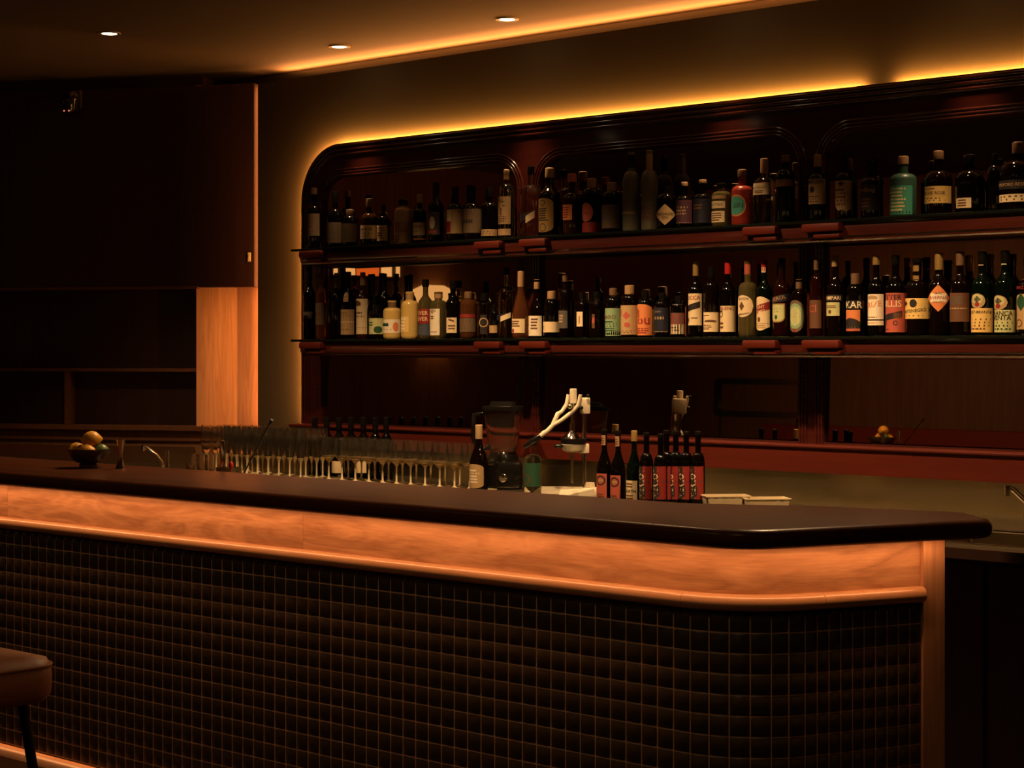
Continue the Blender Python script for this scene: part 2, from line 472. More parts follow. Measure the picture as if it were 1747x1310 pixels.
# rounded oak rail in lengths
def sl_of_px(px):
    best = None
    for i in range(1, 400):
        s_ = SL*i/400; q = subpath(bpath, 0, s_)[-1]; u = proj((q.x, q.y, 0.93))[0]
        if best is None or abs(u-px) < best[0]: best = (abs(u-px), s_)
    return best[1]
rc = [0.0, 2.2, sl_of_px(1172), sl_of_px(1398), SL+0.0]
rail_prof = [(0.0, 0.905)]+[(0.008+0.018*math.cos(a), 0.924+0.019*math.sin(a)) for a in [(-90+22.5*k)*PI/180 for k in range(9)]]+[(0.0, 0.943)]
for i in range(4):
    sweep('rail', subpath(bpath, rc[i]+0.0005, rc[i+1]-0.0005), rail_prof, oak_rail, bar, 40, s0=i*2.1)
# grout bed, core, foot ledge
sweep('grout_bed', bpath, [(0.0020, 0.189), (0.0020, 0.905), (-0.03, 0.905), (-0.03, 0.189)], grout_m, bar)
sweep('shadow_gap', bpath, [(0.004, 0.893), (0.004, 0.905), (-0.02, 0.905), (-0.02, 0.893)], black_metal, bar)
sweep('foot_ledge', bpath, [(0.072, 0.0), (0.072, 0.170), (0.066, 0.176), (-0.02, 0.176), (-0.02, 0.0)], oak_rail, bar)
core = [(XB0, 3.49), (-2.53, 3.49)]
pe = V2+E2*TEND
g = G().prism([(XB0, 3.485), (-2.60, 3.485), (pe.x-0.03, pe.y), (pe.x-0.1, pe.y+0.12), (-2.75, 3.9), (XB0, 3.86)], 0.0, 1.05)
fix_normals(g.build('core', panel_dark, bar))
# oak end post
q0 = pe; nrm = Vector((E2.y, -E2.x))
P = [q0+nrm*0.012, q0+E2*0.062+nrm*0.012, q0+E2*0.062-nrm*0.10, q0-nrm*0.10]
g = G().prism([(a.x, a.y) for a in P], 0.0, 1.055)
fix_normals(g.build('end_post', oak_v, bar))
# led under the worktop lip
def led_ribbon(name, path, a0, a1, z, m, parent):
    s_, ns = frames2d(path); vs_ = []; fs_ = []
    for p_, n_ in zip(path, ns):
        for a in (a0, a1):
            q = p_+n_*a; vs_.append((q.x, q.y, z))
    for i in range(len(path)-1): fs_.append((2*i, 2*i+2, 2*i+3, 2*i+1))
    o = me_obj(name, vs_, fs_, m, parent)
    if o.data.polygons[0].normal.z > 0: o.data.flip_normals()
    return o
led_path = fillet([(XB0, 3.46), V2, V2+E2*(TEND+0.05)], [0, 0.26, 0], 16)
led_ribbon('led_strip', led_path, 0.043, 0.0545, 1.05496, led_bar, bar)

led_ribbon('kick_led', bpath, -0.018, -0.006, 0.1885, led_kick, bar)
# tiles
TP = 0.0475
edges = []
s_arc = (V2-Vector((XB0, 3.46))).length-0.26*math.tan(math.radians(67.7/2))
# column joints measured from the end: narrow on the end face, full width elsewhere
pos = SL; cols = []
while pos > 0.2:
    q = subpath(bpath, 0, pos)[-1]
    w = 0.0325 if pos > SL-0.32 else (0.041 if pos > SL-0.40 else TP)
    cols.append((pos-w, pos)); pos -= w
def tile_mesh():
    a = 0.0; vs_ = []; fs_ = []
    # unit tile: local x in [-.5,.5] (along), z in [-.5,.5], -y outward
    us = [-0.5, -0.43, 0.0, 0.43, 0.5]; dep = lambda u, v: 0.0050-0.0022*max(0, (max(abs(u), abs(v))-0.42)/0.08)**2-0.0010*(u*u+v*v)*2
    n = 5
    for v in us:
        for u in us: vs_.append((u, -dep(u, v), v))
    for j in range(4):
        for i in range(4): fs_.append((j*n+i, j*n+i+1, (j+1)*n+i+1, (j+1)*n+i))
    rim = [0, 1, 2, 3, 4, 9, 14, 19, 24, 23, 22, 21, 20, 15, 10, 5]
    b = len(vs_)
    for k in rim: vs_.append((vs_[k][0], 0.004, vs_[k][2]))
    for k in range(16): fs_.append((rim[k], b+k, b+(k+1) % 16, rim[(k+1) % 16]))
    return vs_, fs_
tv, tf = tile_mesh()
tme = bpy.data.meshes.new('tile'); tme.from_pydata(tv, [], tf); tme.materials.append(tile_m)
for p_ in tme.polygons: p_.use_smooth = True
tme.set_sharp_from_angle(angle=math.radians(50))
tiles = []
ROWS = 15
for (s0_, s1_) in cols:
    m_ = (s0_+s1_)/2
    i = next(k for k in range(1, len(slen)) if slen[k] >= min(m_, SL-1e-6))
    q = subpath(bpath, 0, m_)[-1]
    tdir = (bpath[i]-bpath[i-1]).normalized()
    for r in range(ROWS):
        z = 0.9025-TP*(r+0.5)
        u, v, Z = proj((q.x, q.y, z))
        vis = -30 < u < 1780 and v < 1330
        tiles.append((0 if vis else 1, Z, q, tdir, s1_-s0_, z))
tiles.sort(key=lambda a: (a[0], a[1]))
gt = G()
for k, (vis, Z, q, td, w, z) in enumerate(tiles):
    ang = math.atan2(td.y, td.x)
    M = Matrix.Translation((q.x, q.y, z)) @ Matrix.Rotation(ang+rnd.uniform(-.012, .012), 4, 'Z') @ Matrix.Rotation(rnd.uniform(-.016, .016), 4, 'X') @ Matrix.Diagonal((w-0.0031, 1, TP-0.0031, 1))
    if k < 300:
        o = bpy.data.objects.new('tile', tme); COL.objects.link(o); o.parent = bar; o.matrix_local = M
    elif vis == 0 or k % 1 == 0:
        gt.add([M @ Vector(v) for v in tv], tf)
fo = gt.build('tile_field', tile_m, bar, 50); fo['kind'] = 'stuff'

# worktop: a separate slab with bullnose edge
Vw = Vector((-2.424, 3.383)); tip = Vw+E2*0.70
wpoly = closed_fillet([(XB0-0.1, 3.383), Vw, tip, (-2.31, 4.17), (-2.68, 4.09), (-2.98, 3.93), (XB0-0.1, 3.89)], [0.03, 0.15, 0.05, 0.03, 0.2, 0.2, 0.03], 8)
def slab(name, poly, z0, z1, bev, m, parent=None):
    cu = bpy.data.curves.new(name, 'CURVE'); cu.dimensions = '2D'; cu.fill_mode = 'BOTH'
    sp = cu.splines.new('POLY'); sp.points.add(len(poly)-1); sp.use_cyclic_u = True
    for i, p_ in enumerate(poly): sp.points[i].co = (p_[0], p_[1], 0, 1)
    cu.extrude = (z1-z0)/2-bev; cu.bevel_depth = bev; cu.bevel_resolution = 4; cu.offset = -bev
    tmp = bpy.data.objects.new(name, cu); me = bpy.data.meshes.new_from_object(tmp)
    bpy.data.objects.remove(tmp); bpy.data.curves.remove(cu)
    for v in me.vertices: v.co.z += (z0+z1)/2
    me.materials.clear(); me.materials.append(m)
    for p_ in me.polygons: p_.use_smooth = True; p_.material_index = 0
    me.set_sharp_from_angle(angle=math.radians(40))
    o = bpy.data.objects.new(name, me); COL.objects.link(o)
    if parent is not None: o.parent = parent
    return o
tag(slab('bar_worktop', wpoly, 1.055, 1.1, 0.02, walnut), 'long dark walnut bar worktop with rounded nose on the tiled counter', 'worktop')
# staff side ledge behind the bar
led = thing('service_ledge', 'stainless service ledge on the staff side behind the dark worktop', 'ledge', (0, 0, 0))
G().box(XB0, -3.1, 3.91, 4.35, 0.955, 0.975, 0.003).build('ledge_top', steel, led)
G().box(XB0, -3.1, 4.30, 4.33, 0.0, 0.955).build('ledge_panel', panel_dark, led)

# ------------------------------------------------------------------ the back bar
bb = thing('back_bar', 'red lacquered back bar frame with arched mirror bays and two long shelves', 'shelving')
XL = xat(514, YF); ZT = 2.52; ZB = 1.13
bays = [(xat(548, YF), xat(882, YF)), (xat(920, YF), xat(1362, YF))]
b3 = xat(1405, YF); bays.append((b3, b3+bays[1][1]-bays[1][0]))
XRF = bays[2][1]+0.16
outer = closed_fillet([(XL, ZB), (XRF, ZB), (XRF, ZT), (XL, ZT)], [0.002, 0.002, 0.28, 0.28], 14)
BT = 2.355; BR = 0.13
def bay_loop(a, b, ins=0.0, z0=ZB+0.008, z1=BT):
    return closed_fillet([(a+ins, z0+ins), (b-ins, z0+ins), (b-ins, z1-ins), (a+ins, z1-ins)], [0.002, 0.002, BR, BR], 8)
fill_shape('frame', [outer]+[bay_loop(*b) for b in bays], YF, YF+0.021, lacquer, bb)
# beads along the outer edge and around the bays
def bead(path, off, r, y):
    prof = [(off+r*math.cos(a), -abs(r*math.sin(a))*1.0) for a in [PI*k/6 for k in range(7)]]
    return sweep('moulding', path, prof, lacquer, bb, 40, 'xz', y=y, caps=False)
opath = fillet([(XL, ZB), (XL, ZT), (XRF, ZT), (XRF, ZB)], [0, 0.28, 0.28, 0], 14)
for off in (0.013, 0.034, 0.055): bead(opath, off, 0.0085, YF)
for a, b in bays:
    bp = fillet([(a, ZB), (a, BT), (b, BT), (b, ZB)], [0, BR, BR, 0], 8)
    for off in (-0.007, -0.021, -0.035): bead(bp, off, 0.0062, YF)
# mirrors: three panes per bay, the lowest leaning slightly
tiltm = math.radians(-1.5)
for a, b in bays:
    fill_shape('mirror', [closed_fillet([(a+.002, 2.0), (b-.002, 2.0), (b-.002, BT-.002), (a+.002, BT-.002)], [.001, .001, BR-.002, BR-.002], 8)], YM, YM+0.005, mirror_m, bb)
    G().box(a+.002, b-.002, YM, YM+0.005, 1.55, 1.905).build('mirror', mirror_m, bb)
    M = Matrix.Translation((0, YM, 1.31)) @ Matrix.Rotation(tiltm, 4, 'X')
    G().box(a+.002, b-.002, 0, 0.005, -0.168, 0.168, M=M).build('mirror', mirror_m, bb)
# back plate behind the mirrors
G().box(XL+0.1, XRF-0.1, YM+0.014, YM+0.02, ZB+0.01, ZT-0.12).build('back_panel', black_plastic, bb)
# plinth with ledge
g = G().box(XL, XRF, 6.165, 6.262, 1.022, 1.118); g.build('plinth', plinth_red, bb)
G().box(XL, XRF, 6.155, 6.255, 1.118, 1.13, 0.004).build('plinth_ledge', plinth_red, bb)
# led on the rear of the frame, facing the wall (two runs)
lp = fillet([(XL, ZB), (XL, ZT), (XRF, ZT), (XRF, ZB)], [0, 0.28, 0.28, 0], 14)
ls, _ = frames2d(lp)
def led_back(path, prof=((0.003, 0.0425), (0.018, 0.0455)), m=None):
    s_, ns = frames2d(path); vs_ = []; fs_ = []
    for p_, n_ in zip(path, ns):
        for a, dy in prof:
            q = p_+n_*a; vs_.append((q.x, YF+dy, q.y))
    for i in range(len(path)-1): fs_.append((2*i, 2*i+2, 2*i+3, 2*i+1))
    return me_obj('led_strip', vs_, fs_, m or led_arch, bb)
gapc = xat(1478, YF)
sweep('led_channel', subpath(lp, 0, ls[-1]), [(0.003, 0.0215), (0.003, 0.0400), (0.018, 0.0430), (0.018, 0.0215)], black_metal, bb, 30, 'xz', y=YF)
def s_at_x(x): return (ZT-ZB)-0.28+0.28*PI/2+(x-(XL+0.28))
sl_ = ZT-ZB-0.28+0.30
led_back(subpath(lp, 0, sl_), ((0.001, 0.0405), (0.014, 0.0440)), led_side); led_back(subpath(lp, sl_, s_at_x(gapc)-0.05)); led_back(subpath(lp, s_at_x(gapc)+0.10, ls[-1]))
# shelves
def shelf(ztop, zap0, zap1):
    prof = [(6.075, zap0), (6.07, zap0+0.006), (6.07, zap0+0.013), (6.062, zap0+0.02), (6.06, zap1-0.012), (6.066, zap1), (6.235, zap1), (6.235, zap0)]
    vs_ = []; fs_ = []
    x0, x1 = xat(512, 6.06), XRF+0.012
    for x in (x0, x1): vs_ += [(x, y_, z_) for y_, z_ in prof]
    n = len(prof)
    for i in range(n): fs_.append((i, (i+1) % n, n+(i+1) % n, n+i))
    fs_ += [list(range(n))[::-1], list(range(n, 2*n))]
    sh = fix_normals(me_obj('shelf', vs_, fs_, lacquer, bb, 35))
    G().box(xat(497, 6.05), XRF+0.075, 6.045, 6.236, ztop-0.012, ztop, 0.002).build('glass_top', shelf_glass, sh)
    # stepped capital blocks beside every pilaster
    spans = [(511, 547)]
    for pc in ((809, 853), (886, 931), (1267, 1324), (1368, 1432)): spans.append(pc)
    for a_, b_ in spans:
        xa, xb = xat(a_, 6.03), xat(b_, 6.03)
        g = G().box(xa, xb, 6.022, 6.07, zap1-0.034, zap1-0.002, 0.007)
        g.box(xa+0.045, xb-0.004, 6.035, 6.07, zap1-0.058, zap1-0.040, 0.006)
        g.build('capital', plinth_red, sh, 40)
    return sh
shelf(1.552, 1.472, 1.540); shelf(1.995, 1.912, 1.983)

# ------------------------------------------------------------------ bottles
def cm(name, c_, rough=0.04, **k): return mat(name, c_, rough, var=k.pop('var', 0.05), vscale=40, coat=k.pop('coat', 0.0), **k)
GL = {
 'black': cm('glass_black', (0.002, 0.0014, 0.001)), 'green': cm('glass_dark_green', (0.0013, 0.0034, 0.0016)),
 'brown': cm('glass_brown', (0.0034, 0.0014, 0.0008)), 'amber': cm('glass_amber', (0.022, 0.007, 0.002)),
 'red': cm('glass_red', (0.010, 0.0016, 0.0012)), 'clear': mat('glass_clear_bottle', (0.75, 0.72, 0.62), 0.06, trans=1.0, var=0.0),
 'olive': mat('glass_olive', (0.55, 0.45, 0.16), 0.02, trans=0.9, var=0.0), 'ambclear': mat('glass_amber_clear', (0.55, 0.2, 0.07), 0.02, trans=0.9, var=0.0),
 'frost': cm('glass_frosted', (0.15, 0.135, 0.085), 0.45), 'teal': cm('glass_teal_matte', (0.02, 0.06, 0.04), 0.4),
 'ceramic': cm('ceramic_tan', (0.50, 0.33, 0.13), 0.4), 'yellow': cm('liqueur_yellow', (0.56, 0.38, 0.11), 0.15, coat=0.5),
 'malfy': cm('bottle_red_matte', (0.22, 0.022, 0.012), 0.3), 'purple': cm('glass_purple', (0.02, 0.006, 0.01)),
}
PM = {
 'cream': cm('paper_cream', (0.72, 0.56, 0.32), 0.6), 'white': cm('paper_white', (0.78, 0.68, 0.48), 0.6), 'yellow': cm('paper_yellow', (0.72, 0.48, 0.14), 0.6),
 'tan': cm('paper_tan', (0.42, 0.27, 0.12), 0.6), 'dim': cm('paper_dim', (0.13, 0.085, 0.045), 0.6), 'orange': cm('paper_orange', (0.62, 0.2, 0.06), 0.6),
 'red': cm('paper_red', (0.24, 0.017, 0.013), 0.6), 'pink': cm('paper_pink', (0.42, 0.085, 0.05), 0.6), 'green': cm('paper_green', (0.22, 0.34, 0.17), 0.6),
 'dgreen': cm('paper_deep_green', (0.012, 0.065, 0.028), 0.6), 'brown': cm('paper_brown', (0.12, 0.05, 0.02), 0.6), 'grey': cm('paper_grey', (0.09, 0.075, 0.06), 0.6),
 'black': cm('ink_black', (0.015, 0.01, 0.008), 0.6), 'navy': cm('ink_navy', (0.012, 0.012, 0.022), 0.5), 'teal': cm('ink_teal', (0.05, 0.26, 0.18), 0.5),
 'purple': cm('paper_purple', (0.07, 0.02, 0.035), 0.6), 'gold': cm('foil_gold', (0.58, 0.37, 0.12), 0.3, metal=0.6), 'cork': cm('cork_tan', (0.38, 0.22, 0.10), 0.6),
 'blackcap': cm('cap_black', (0.006, 0.005, 0.0045), 0.2, spec=0.3), 'redcap': cm('cap_red', (0.42, 0.02, 0.02), 0.3), 'blue': cm('paper_blue', (0.05, 0.06, 0.10), 0.6),
 'palegreen': cm('paper_pale_green', (0.5, 0.5, 0.22), 0.6), 'browncap': cm('cap_brown', (0.16, 0.09, 0.045), 0.4),
}
# profile: body top, neck start (fractions of height), neck radius ratio, shoulder power
SH = {
 'wine': (0.60, 0.76, 0.36, 1.0), 'spirit': (0.62, 0.72, 0.36, 0.6), 'burg': (0.42, 0.76, 0.34, 1.3), 'whisky': (0.56, 0.70, 0.34, 0.55),
 'tall': (0.66, 0.80, 0.36, 0.8), 'squat': (0.70, 0.84, 0.42, 0.5), 'cone': (0.30, 0.80, 0.34, 1.7), 'frost': (0.60, 0.76, 0.36, 0.6),
 'flask': (0.60, 0.74, 0.28, 0.45), 'stout': (0.72, 0.82, 0.45, 0.4), 'beer': (0.55, 0.72, 0.42, 0.9),
}
def profile(kind, R, H):
    hb, hn, rn, pw = SH[kind]
    pr = [(R*0.86, 0.0), (R*0.97, 0.006), (R, 0.014), (R, H*hb*0.5), (R, H*hb)]
    for k in range(1, 7):
        t_ = k/6
        e = (1-math.cos(PI*t_))/2 if pw >= 1 else None
        if pw < 1:   # rounder shoulder
            a = t_*PI/2; rr = rn+(1-rn)*math.cos(a)**(0.9); zz = math.sin(a)**1.0
            pr.append((R*rr, H*(hb+(hn-hb)*zz)))
        else:
            pr.append((R*(1+(rn-1)*e), H*(hb+(hn-hb)*t_)))
    pr += [(R*rn, H*0.955), (R*rn*1.12, H*0.96), (R*rn*1.12, H*0.995), (R*rn*0.8, H)]
    return pr
def r_of(pr, z):
    for (r0, z0), (r1, z1) in zip(pr, pr[1:]):
        if z0 <= z <= z1 and z1 > z0: return r0+(r1-r0)*(z-z0)/(z1-z0)
    return pr[3][0]
SHAPE = {   # top(u), bottom(u) of a label in unit box, u in [-1,1]
 'rect': (lambda u: 1.0, lambda u: 0.0),
 'oval': (lambda u: 0.5+0.5*math.sqrt(max(0, 1-u*u)), lambda u: 0.5-0.5*math.sqrt(max(0, 1-u*u))),
 'diamond': (lambda u: 1.0-0.5*abs(u), lambda u: 0.5*abs(u)),
 'arch': (lambda u: 0.80+0.20*math.sqrt(max(0, 1-u*u)), lambda u: 0.0),
 'shield': (lambda u: 1.0, lambda u: 0.22*u*u*u*u+0.0),
 'bothround': (lambda u: 0.86+0.14*math.sqrt(max(0, 1-u*u)), lambda u: 0.14-0.14*math.sqrt(max(0, 1-u*u))),
 'slant': (lambda u: 0.78+0.22*u, lambda u: 0.22+0.22*u), 'slantdown': (lambda u: 0.75-0.25*u, lambda u: 0.25-0.25*u),
 'wavy': (lambda u: 0.93+0.07*math.cos(u*2.2), lambda u: 0.05-0.05*math.cos(u*3)),
 'torn': (lambda u: 1.0, lambda u: max(0.0, -0.25*u)+0.03*math.sin(9*u)),
 'hill': (lambda u: 0.55+0.45*math.cos(u*1.4), lambda u: 0.0),
}
BODY_CACHE = {}
def bottle(px, ytop, w, desc, kind='spirit', glass_='black', cap=('blackcap', 0.10), labels=(), Y=YB, zb=1.552, sq=False, name='bottle', group=None, cat='bottle', zext=0.0):
    s = scale_at(px, Y); p0 = at(px, HOR, Y)
    H = HC+(HOR-ytop)/s-zb; R = w/2/s
    R = R/1.0
    n = 20
    sqf = (lambda z: 5.0 if z < SH[kind][0]*H else max(2.0, 5.0-3.0*(z-SH[kind][0]*H)/(max(1e-3, (SH[kind][1]-SH[kind][0])*H)))) if sq else None
    if sq: R *= 0.80
    pr = profile(kind, R, H)
    o = G().lathe(pr, 24 if not sq else 32, sq=sqf).build(name, GL[glass_], None, 40)
    o.location = (p0.x, Y, zb)
    tag(o, desc, cat, group)
    rn = R*SH[kind][2]
    if cap:
        cmat, fr = cap[0], cap[1]; cr = rn*(cap[2] if len(cap) > 2 else 1.16)
        z0, z1 = H*(1-fr), H+0.0015
        e = 0.15*cr
        co = G().lathe([(cr*0.98, z0), (cr, z0+e), (cr, z1-e*1.6), (cr*0.985, z1-e), (cr*0.8, z1)], 16).build('cap' if cmat != 'cork' else 'cork', PM[cmat], o, 40)
    phc = math.atan2(-p0.x, Y)     # azimuth towards the camera, from -Y towards +X
    def wrap(phi0, z0, hw, h, mid, off):
        def f(x, y):
            z = z0+y
            r = r_of(pr, min(z, H*0.999))
            a = phi0+x/max(1e-4, r_of(pr, z0+h/2))
            if sq:
                e = sqf(z); r = r/((abs(math.cos(a))**e+abs(math.sin(a))**e)**(1/e))
            r += off
            return Vector((r*math.sin(a), -r*math.cos(a), z))
        return f
    for L in labels:
        shp, x0, x1, y0, y1, lm = L[:6]; prints = L[6] if len(L) > 6 else ()
        z1 = HC+(HOR-y0)/s-zb; z0 = HC+(HOR-y1)/s-zb
        Rw = w/2.0
        cl = lambda v: max(-0.985, min(0.985, v))
        f1 = phc+math.asin(cl((x1-px)/Rw))
        if x0 is None: f0 = -f1 if f1 > 0.75 else phc-PI/2-0.1
        else: f0 = phc+math.asin(cl((x0-px)/Rw))
        fm = (f0+f1)/2; rl = r_of(pr, (z0+z1)/2); hw = (f1-f0)/2*rl; h = z1-z0
        top, bot = SHAPE[shp]
        def strip(W_, u0, u1, nt, v0f, v1f, gg):
            rows = 3 if h > 0.04 else 1
            vs_ = []; fs_ = []
            for i in range(nt+1):
                u = u0+(u1-u0)*i/nt; a_, b_ = v0f(u), v1f(u)
                for j in range(rows+1): vs_.append(W_(u*hw, (a_+(b_-a_)*j/rows)*h))
            for i in range(nt):
                for j in range(rows):
                    k = i*(rows+1)+j
                    fs_.append((k, k+rows+1, k+rows+2, k+1))
            gg.add(vs_, fs_)
        off = 0.0006+0.00025*labels.index(L)
        W0 = wrap(fm, z0, hw, h, 0, off)
        gl = G(); strip(W0, -1, 1, 14, bot, top, gl)
        lo = gl.build('label', PM[lm], o, 60)
        W1 = wrap(fm, z0, hw, h, 0, off+0.0003); W2 = wrap(fm, z0, hw, h, 0, off+0.0006)
        by = {}
        for pn in prints:
            kd = pn[0]; pmn = pn[-1]
            gg = by.setdefault((pmn, 'lettering', 0) if kd in 'tl' else (pmn, 'print', len(by)), G())
            if kd == 't':          # text: string, u, v, width fraction, [rotation]
                _, txt, u, v, wf = pn[:5]; rot = pn[5] if len(pn) > 6 else 0
                tvs, tfs, asp = text_geo(txt)
                wid = 2*hw*wf if not rot else h*wf
                mx = 1.0
                out = []
                for (a_, b_) in tvs:
                    if rot == 90: a2, b2 = -b_*1.5, a_
                    elif rot: cr_, sr_ = math.cos(math.radians(rot)), math.sin(math.radians(rot)); a2, b2 = a_*cr_-b_*sr_, a_*sr_+b_*cr_
                    else: a2, b2 = a_, b_
                    if rot not in (0, 90): wid = 2*hw*wf
                    out.append(W2(u*hw+a2*wid, v*h+b2*wid))
                gg.add(out, tfs)
            elif kd == 'b':        # block u0 v0 u1 v1
                _, u0, v0, u1, v1 = pn[:5]; strip(W1, u0, u1, 8, lambda u: v0, lambda u: v1, gg)
            elif kd == 's':        # shape inside the label: shape, u0, v0, u1, v1
                _, sh_, u0, v0, u1, v1 = pn[:6]; tp, bt = SHAPE[sh_]
                nrm_ = lambda u: (u-(u0+u1)/2)/((u1-u0)/2)
                strip(W1, u0, u1, 14, lambda u: v0+(v1-v0)*bt(nrm_(u)), lambda u: v0+(v1-v0)*tp(nrm_(u)), gg)
            elif kd == 'r':        # ring: u, v, radius (of height), thickness
                _, u, v, rr, th = pn[:5]; vs_ = []; fs_ = []
                for k in range(24):
                    a_ = 2*PI*k/24
                    for q in (rr, rr-th): vs_.append(W2(u*hw+q*h*math.cos(a_), v*h+q*h*math.sin(a_)))
                for k in range(24):
                    k2 = (k+1) % 24; fs_.append((2*k, 2*k2, 2*k2+1, 2*k+1))
                gg.add(vs_, fs_)
            elif kd == 'l':        # unreadable small print: n lines between v0, v1, u0, u1
                _, n_, v0, v1, u0, u1 = pn[:6]
                for k in range(n_):
                    vv = v0+(v1-v0)*(k+0.5)/n_; hh = (v1-v0)/n_*0.28
                    ul = u0+rnd.uniform(0, .12)*(u1-u0); ur = u1-rnd.uniform(0, .25)*(u1-u0)
                    strip(W1, ul, ur, 5, lambda u: vv-hh, lambda u: vv+hh, gg)
        for (pmn, nm, _k), gg in by.items(): gg.build(nm, PM[pmn], lo, 60)
    return o
LN = lambda n=4, v0=.1, v1=.9, u0=-.7, u1=.7, m='brown': ('l', n, v0, v1, u0, u1, m)
U = dict(zb=1.995); LO = dict(zb=1.552)
# ---- upper shelf, from left to right
bottle(536, 321, 25, 'clear bottle with a faded tan label, first at the left end of the upper shelf', 'spirit', 'brown', ('tan', .10), [('rect', None, 545, 365, 403, 'dim', [LN()])], **U)
bottle(572, 327, 29, 'dark bottle with black stopper and faded grey label, second on the upper shelf', 'whisky', 'black', ('blackcap', .2), [('rect', None, 582, 380, 415, 'dim', [LN(5, .1, .9, -.7, .7, 'grey')])], **U)
bottle(597, 358, 28, 'short dark bottle with a dim patterned label left of the globe-shouldered one', 'squat', 'black', ('browncap', .16), [('rect', None, 609, 382, 414, 'dim', [('r', -.1, .5, .3, .06, 'grey')])], **U)
bottle(630, 339, 30, 'amber bottle with round shoulders and wide cream label left of the tan ceramic bottle', 'whisky', 'amber', ('browncap', .18), [('rect', None, 643, 385, 408, 'cream', [('t', 'ARCHIE ROSE', 0, .7, .62, 'black'), LN(2, .1, .5)])], **U)
bottle(654, 349, 21, 'narrow dark bottle with yellowish label touching the tan ceramic bottle', 'spirit', 'black', ('blackcap', .12), [('rect', None, 661, 385, 411, 'cream', [LN(5)])], **U)
bottle(688, 340, 31, 'matte tan ceramic bottle with black cap on the upper shelf', 'stout', 'ceramic', ('blackcap', .14), [('rect', None, 701, 379, 398, 'tan', [LN(2, .5, .95, -.6, .6, 'pink'), LN(2, .05, .45, -.6, .6, 'brown')]), ('rect', None, 697, 400, 416, 'tan', [LN(3, .1, .9, -.7, .4, 'brown')])], **U)
bottle(716, 332, 23, 'bottle with cream label over an orange band right of the ceramic bottle', 'spirit', 'brown', ('tan', .17), [('rect', None, 725, 380, 402, 'cream', [('t', 'ARCHIE ROSE', 0, .68, .62, 'black'), LN(1, .2, .35)]), ('rect', None, 726, 407, 415, 'orange')], **U)
bottle(744, 311, 26, 'tall black bottle with a dark label bearing a pale figure', 'wine', 'black', ('blackcap', .2), [('rect', None, 750, 362, 401, 'grey', [('s', 'oval', -.2, .25, .5, .8, 'white'), ('b', -.6, .06, .7, .2, 'pink')])], **U)
bottle(777, 319, 30, 'dark bottle with cream label carrying a red block on the upper shelf', 'whisky', 'brown', ('blackcap', .2), [('rect', None, 791, 358, 399, 'tan', [('b', -1, .05, .1, .5, 'red'), ('b', -1, .52, .1, .98, 'cream'), LN(4, .55, .95, -.9, 0)])], **U)
bottle(806, 318, 31, 'dark bottle with dim brown label right of the red block label', 'whisky', 'brown', ('blackcap', .2), [('rect', None, 820, 357, 398, 'dim', [('b', -.9, .4, .4, .55, 'black'), LN(3, .6, .95, -.8, .6)])], **U)
bottle(835, 320, 28, 'black bottle with a low tan band label left of the tall cream label', 'spirit', 'black', ('blackcap', .18), [('rect', None, 848, 392, 403, 'tan', [LN(2, .2, .8)])], **U)
bottle(864, 290, 28, 'tall clear bottle with long cream label at the right end of the first bay', 'tall', 'clear', ('tan', .14, .98), [('rect', None, 871, 336, 383, 'tan', [('t', 'SAL', -.1, .88, .5, 'brown'), ('t', 'Y', 0, .5, .45, 'brown'), LN(4, .05, .3)]), ('rect', None, 871, 391, 402, 'tan')], **U)
bottle(906, 284, 37, 'broad clear bottle with slanted label strap in front of the first pilaster, upper shelf', 'flask', 'clear', ('blackcap', .12), [('slant', None, 912, 360, 382, 'navy', [('s', 'slant', .2, 0, 1, 1, 'cream')])], **U)
bottle(938, 287, 38, 'bottle with ornate gold label rounded at both ends, first of the second bay', 'wine', 'brown', ('tan', .14), [('bothround', None, 944, 339, 397, 'gold', [LN(6, .32, .72, -.6, .6, 'black'), ('r', 0, .14, .12, .02, 'black'), ('r', 0, .86, .09, .02, 'black')])], **U)
bottle(976, 297, 31, 'bottle with small orange label and round orange stopper', 'whisky', 'amber', ('orange', .13, 1.5), [('rect', None, 976, 350, 376, 'orange', [LN(5, .1, .9, -.6, .6, 'red')])], **U)
bottle(1010, 305, 33, 'bottle with round pink label above a red band', 'squat', 'brown', ('tan', .16), [('oval', None, 1012, 347, 379, 'pink', [('r', .1, .45, .05, .05, 'black')]), ('rect', None, 1024, 380, 397, 'red')], **U)
bottle(1044, 312, 34, 'clear round bottle with cork and dim olive label beside the frosted bottles', 'squat', 'brown', ('cork', .2, 1.25), [('rect', None, 1056, 350, 390, 'dim', [LN(3, .3, .7, -.5, .5, 'grey')])], **U)
bottle(1077, 259, 30, 'frosted bottle with dark cap, left one of the frosted pair', 'frost', 'frost', ('blackcap', .2, 1.1), [('rect', None, 1084, 362, 366, 'tan')], **U)
bottle(1108, 257, 29, 'frosted bottle with pale cap, right and taller one of the frosted pair', 'frost', 'frost', ('tan', .26, 1.1), [('rect', None, 1117, 350, 378, 'dim', [LN(3)])], **U)
bottle(1137, 318, 34, 'squat black bottle with cream diamond label on the upper shelf', 'squat', 'black', ('blackcap', .18), [('diamond', 1119, 1152, 349, 385, 'tan', [('t', "HENDRICK'S", 0, .53, .85, 'black'), ('t', 'GIN', 0, .36, .25, 'black')])], **U)
bottle(1168, 311, 28, 'bottle with dark purple label and tan cap right of the diamond label', 'spirit', 'black', ('cork', .08), [('rect', None, 1180, 342, 382, 'purple', [LN(3, .35, .75, -.7, .6, 'tan'), ('b', -.9, .03, .9, .05, 'tan')])], **U)
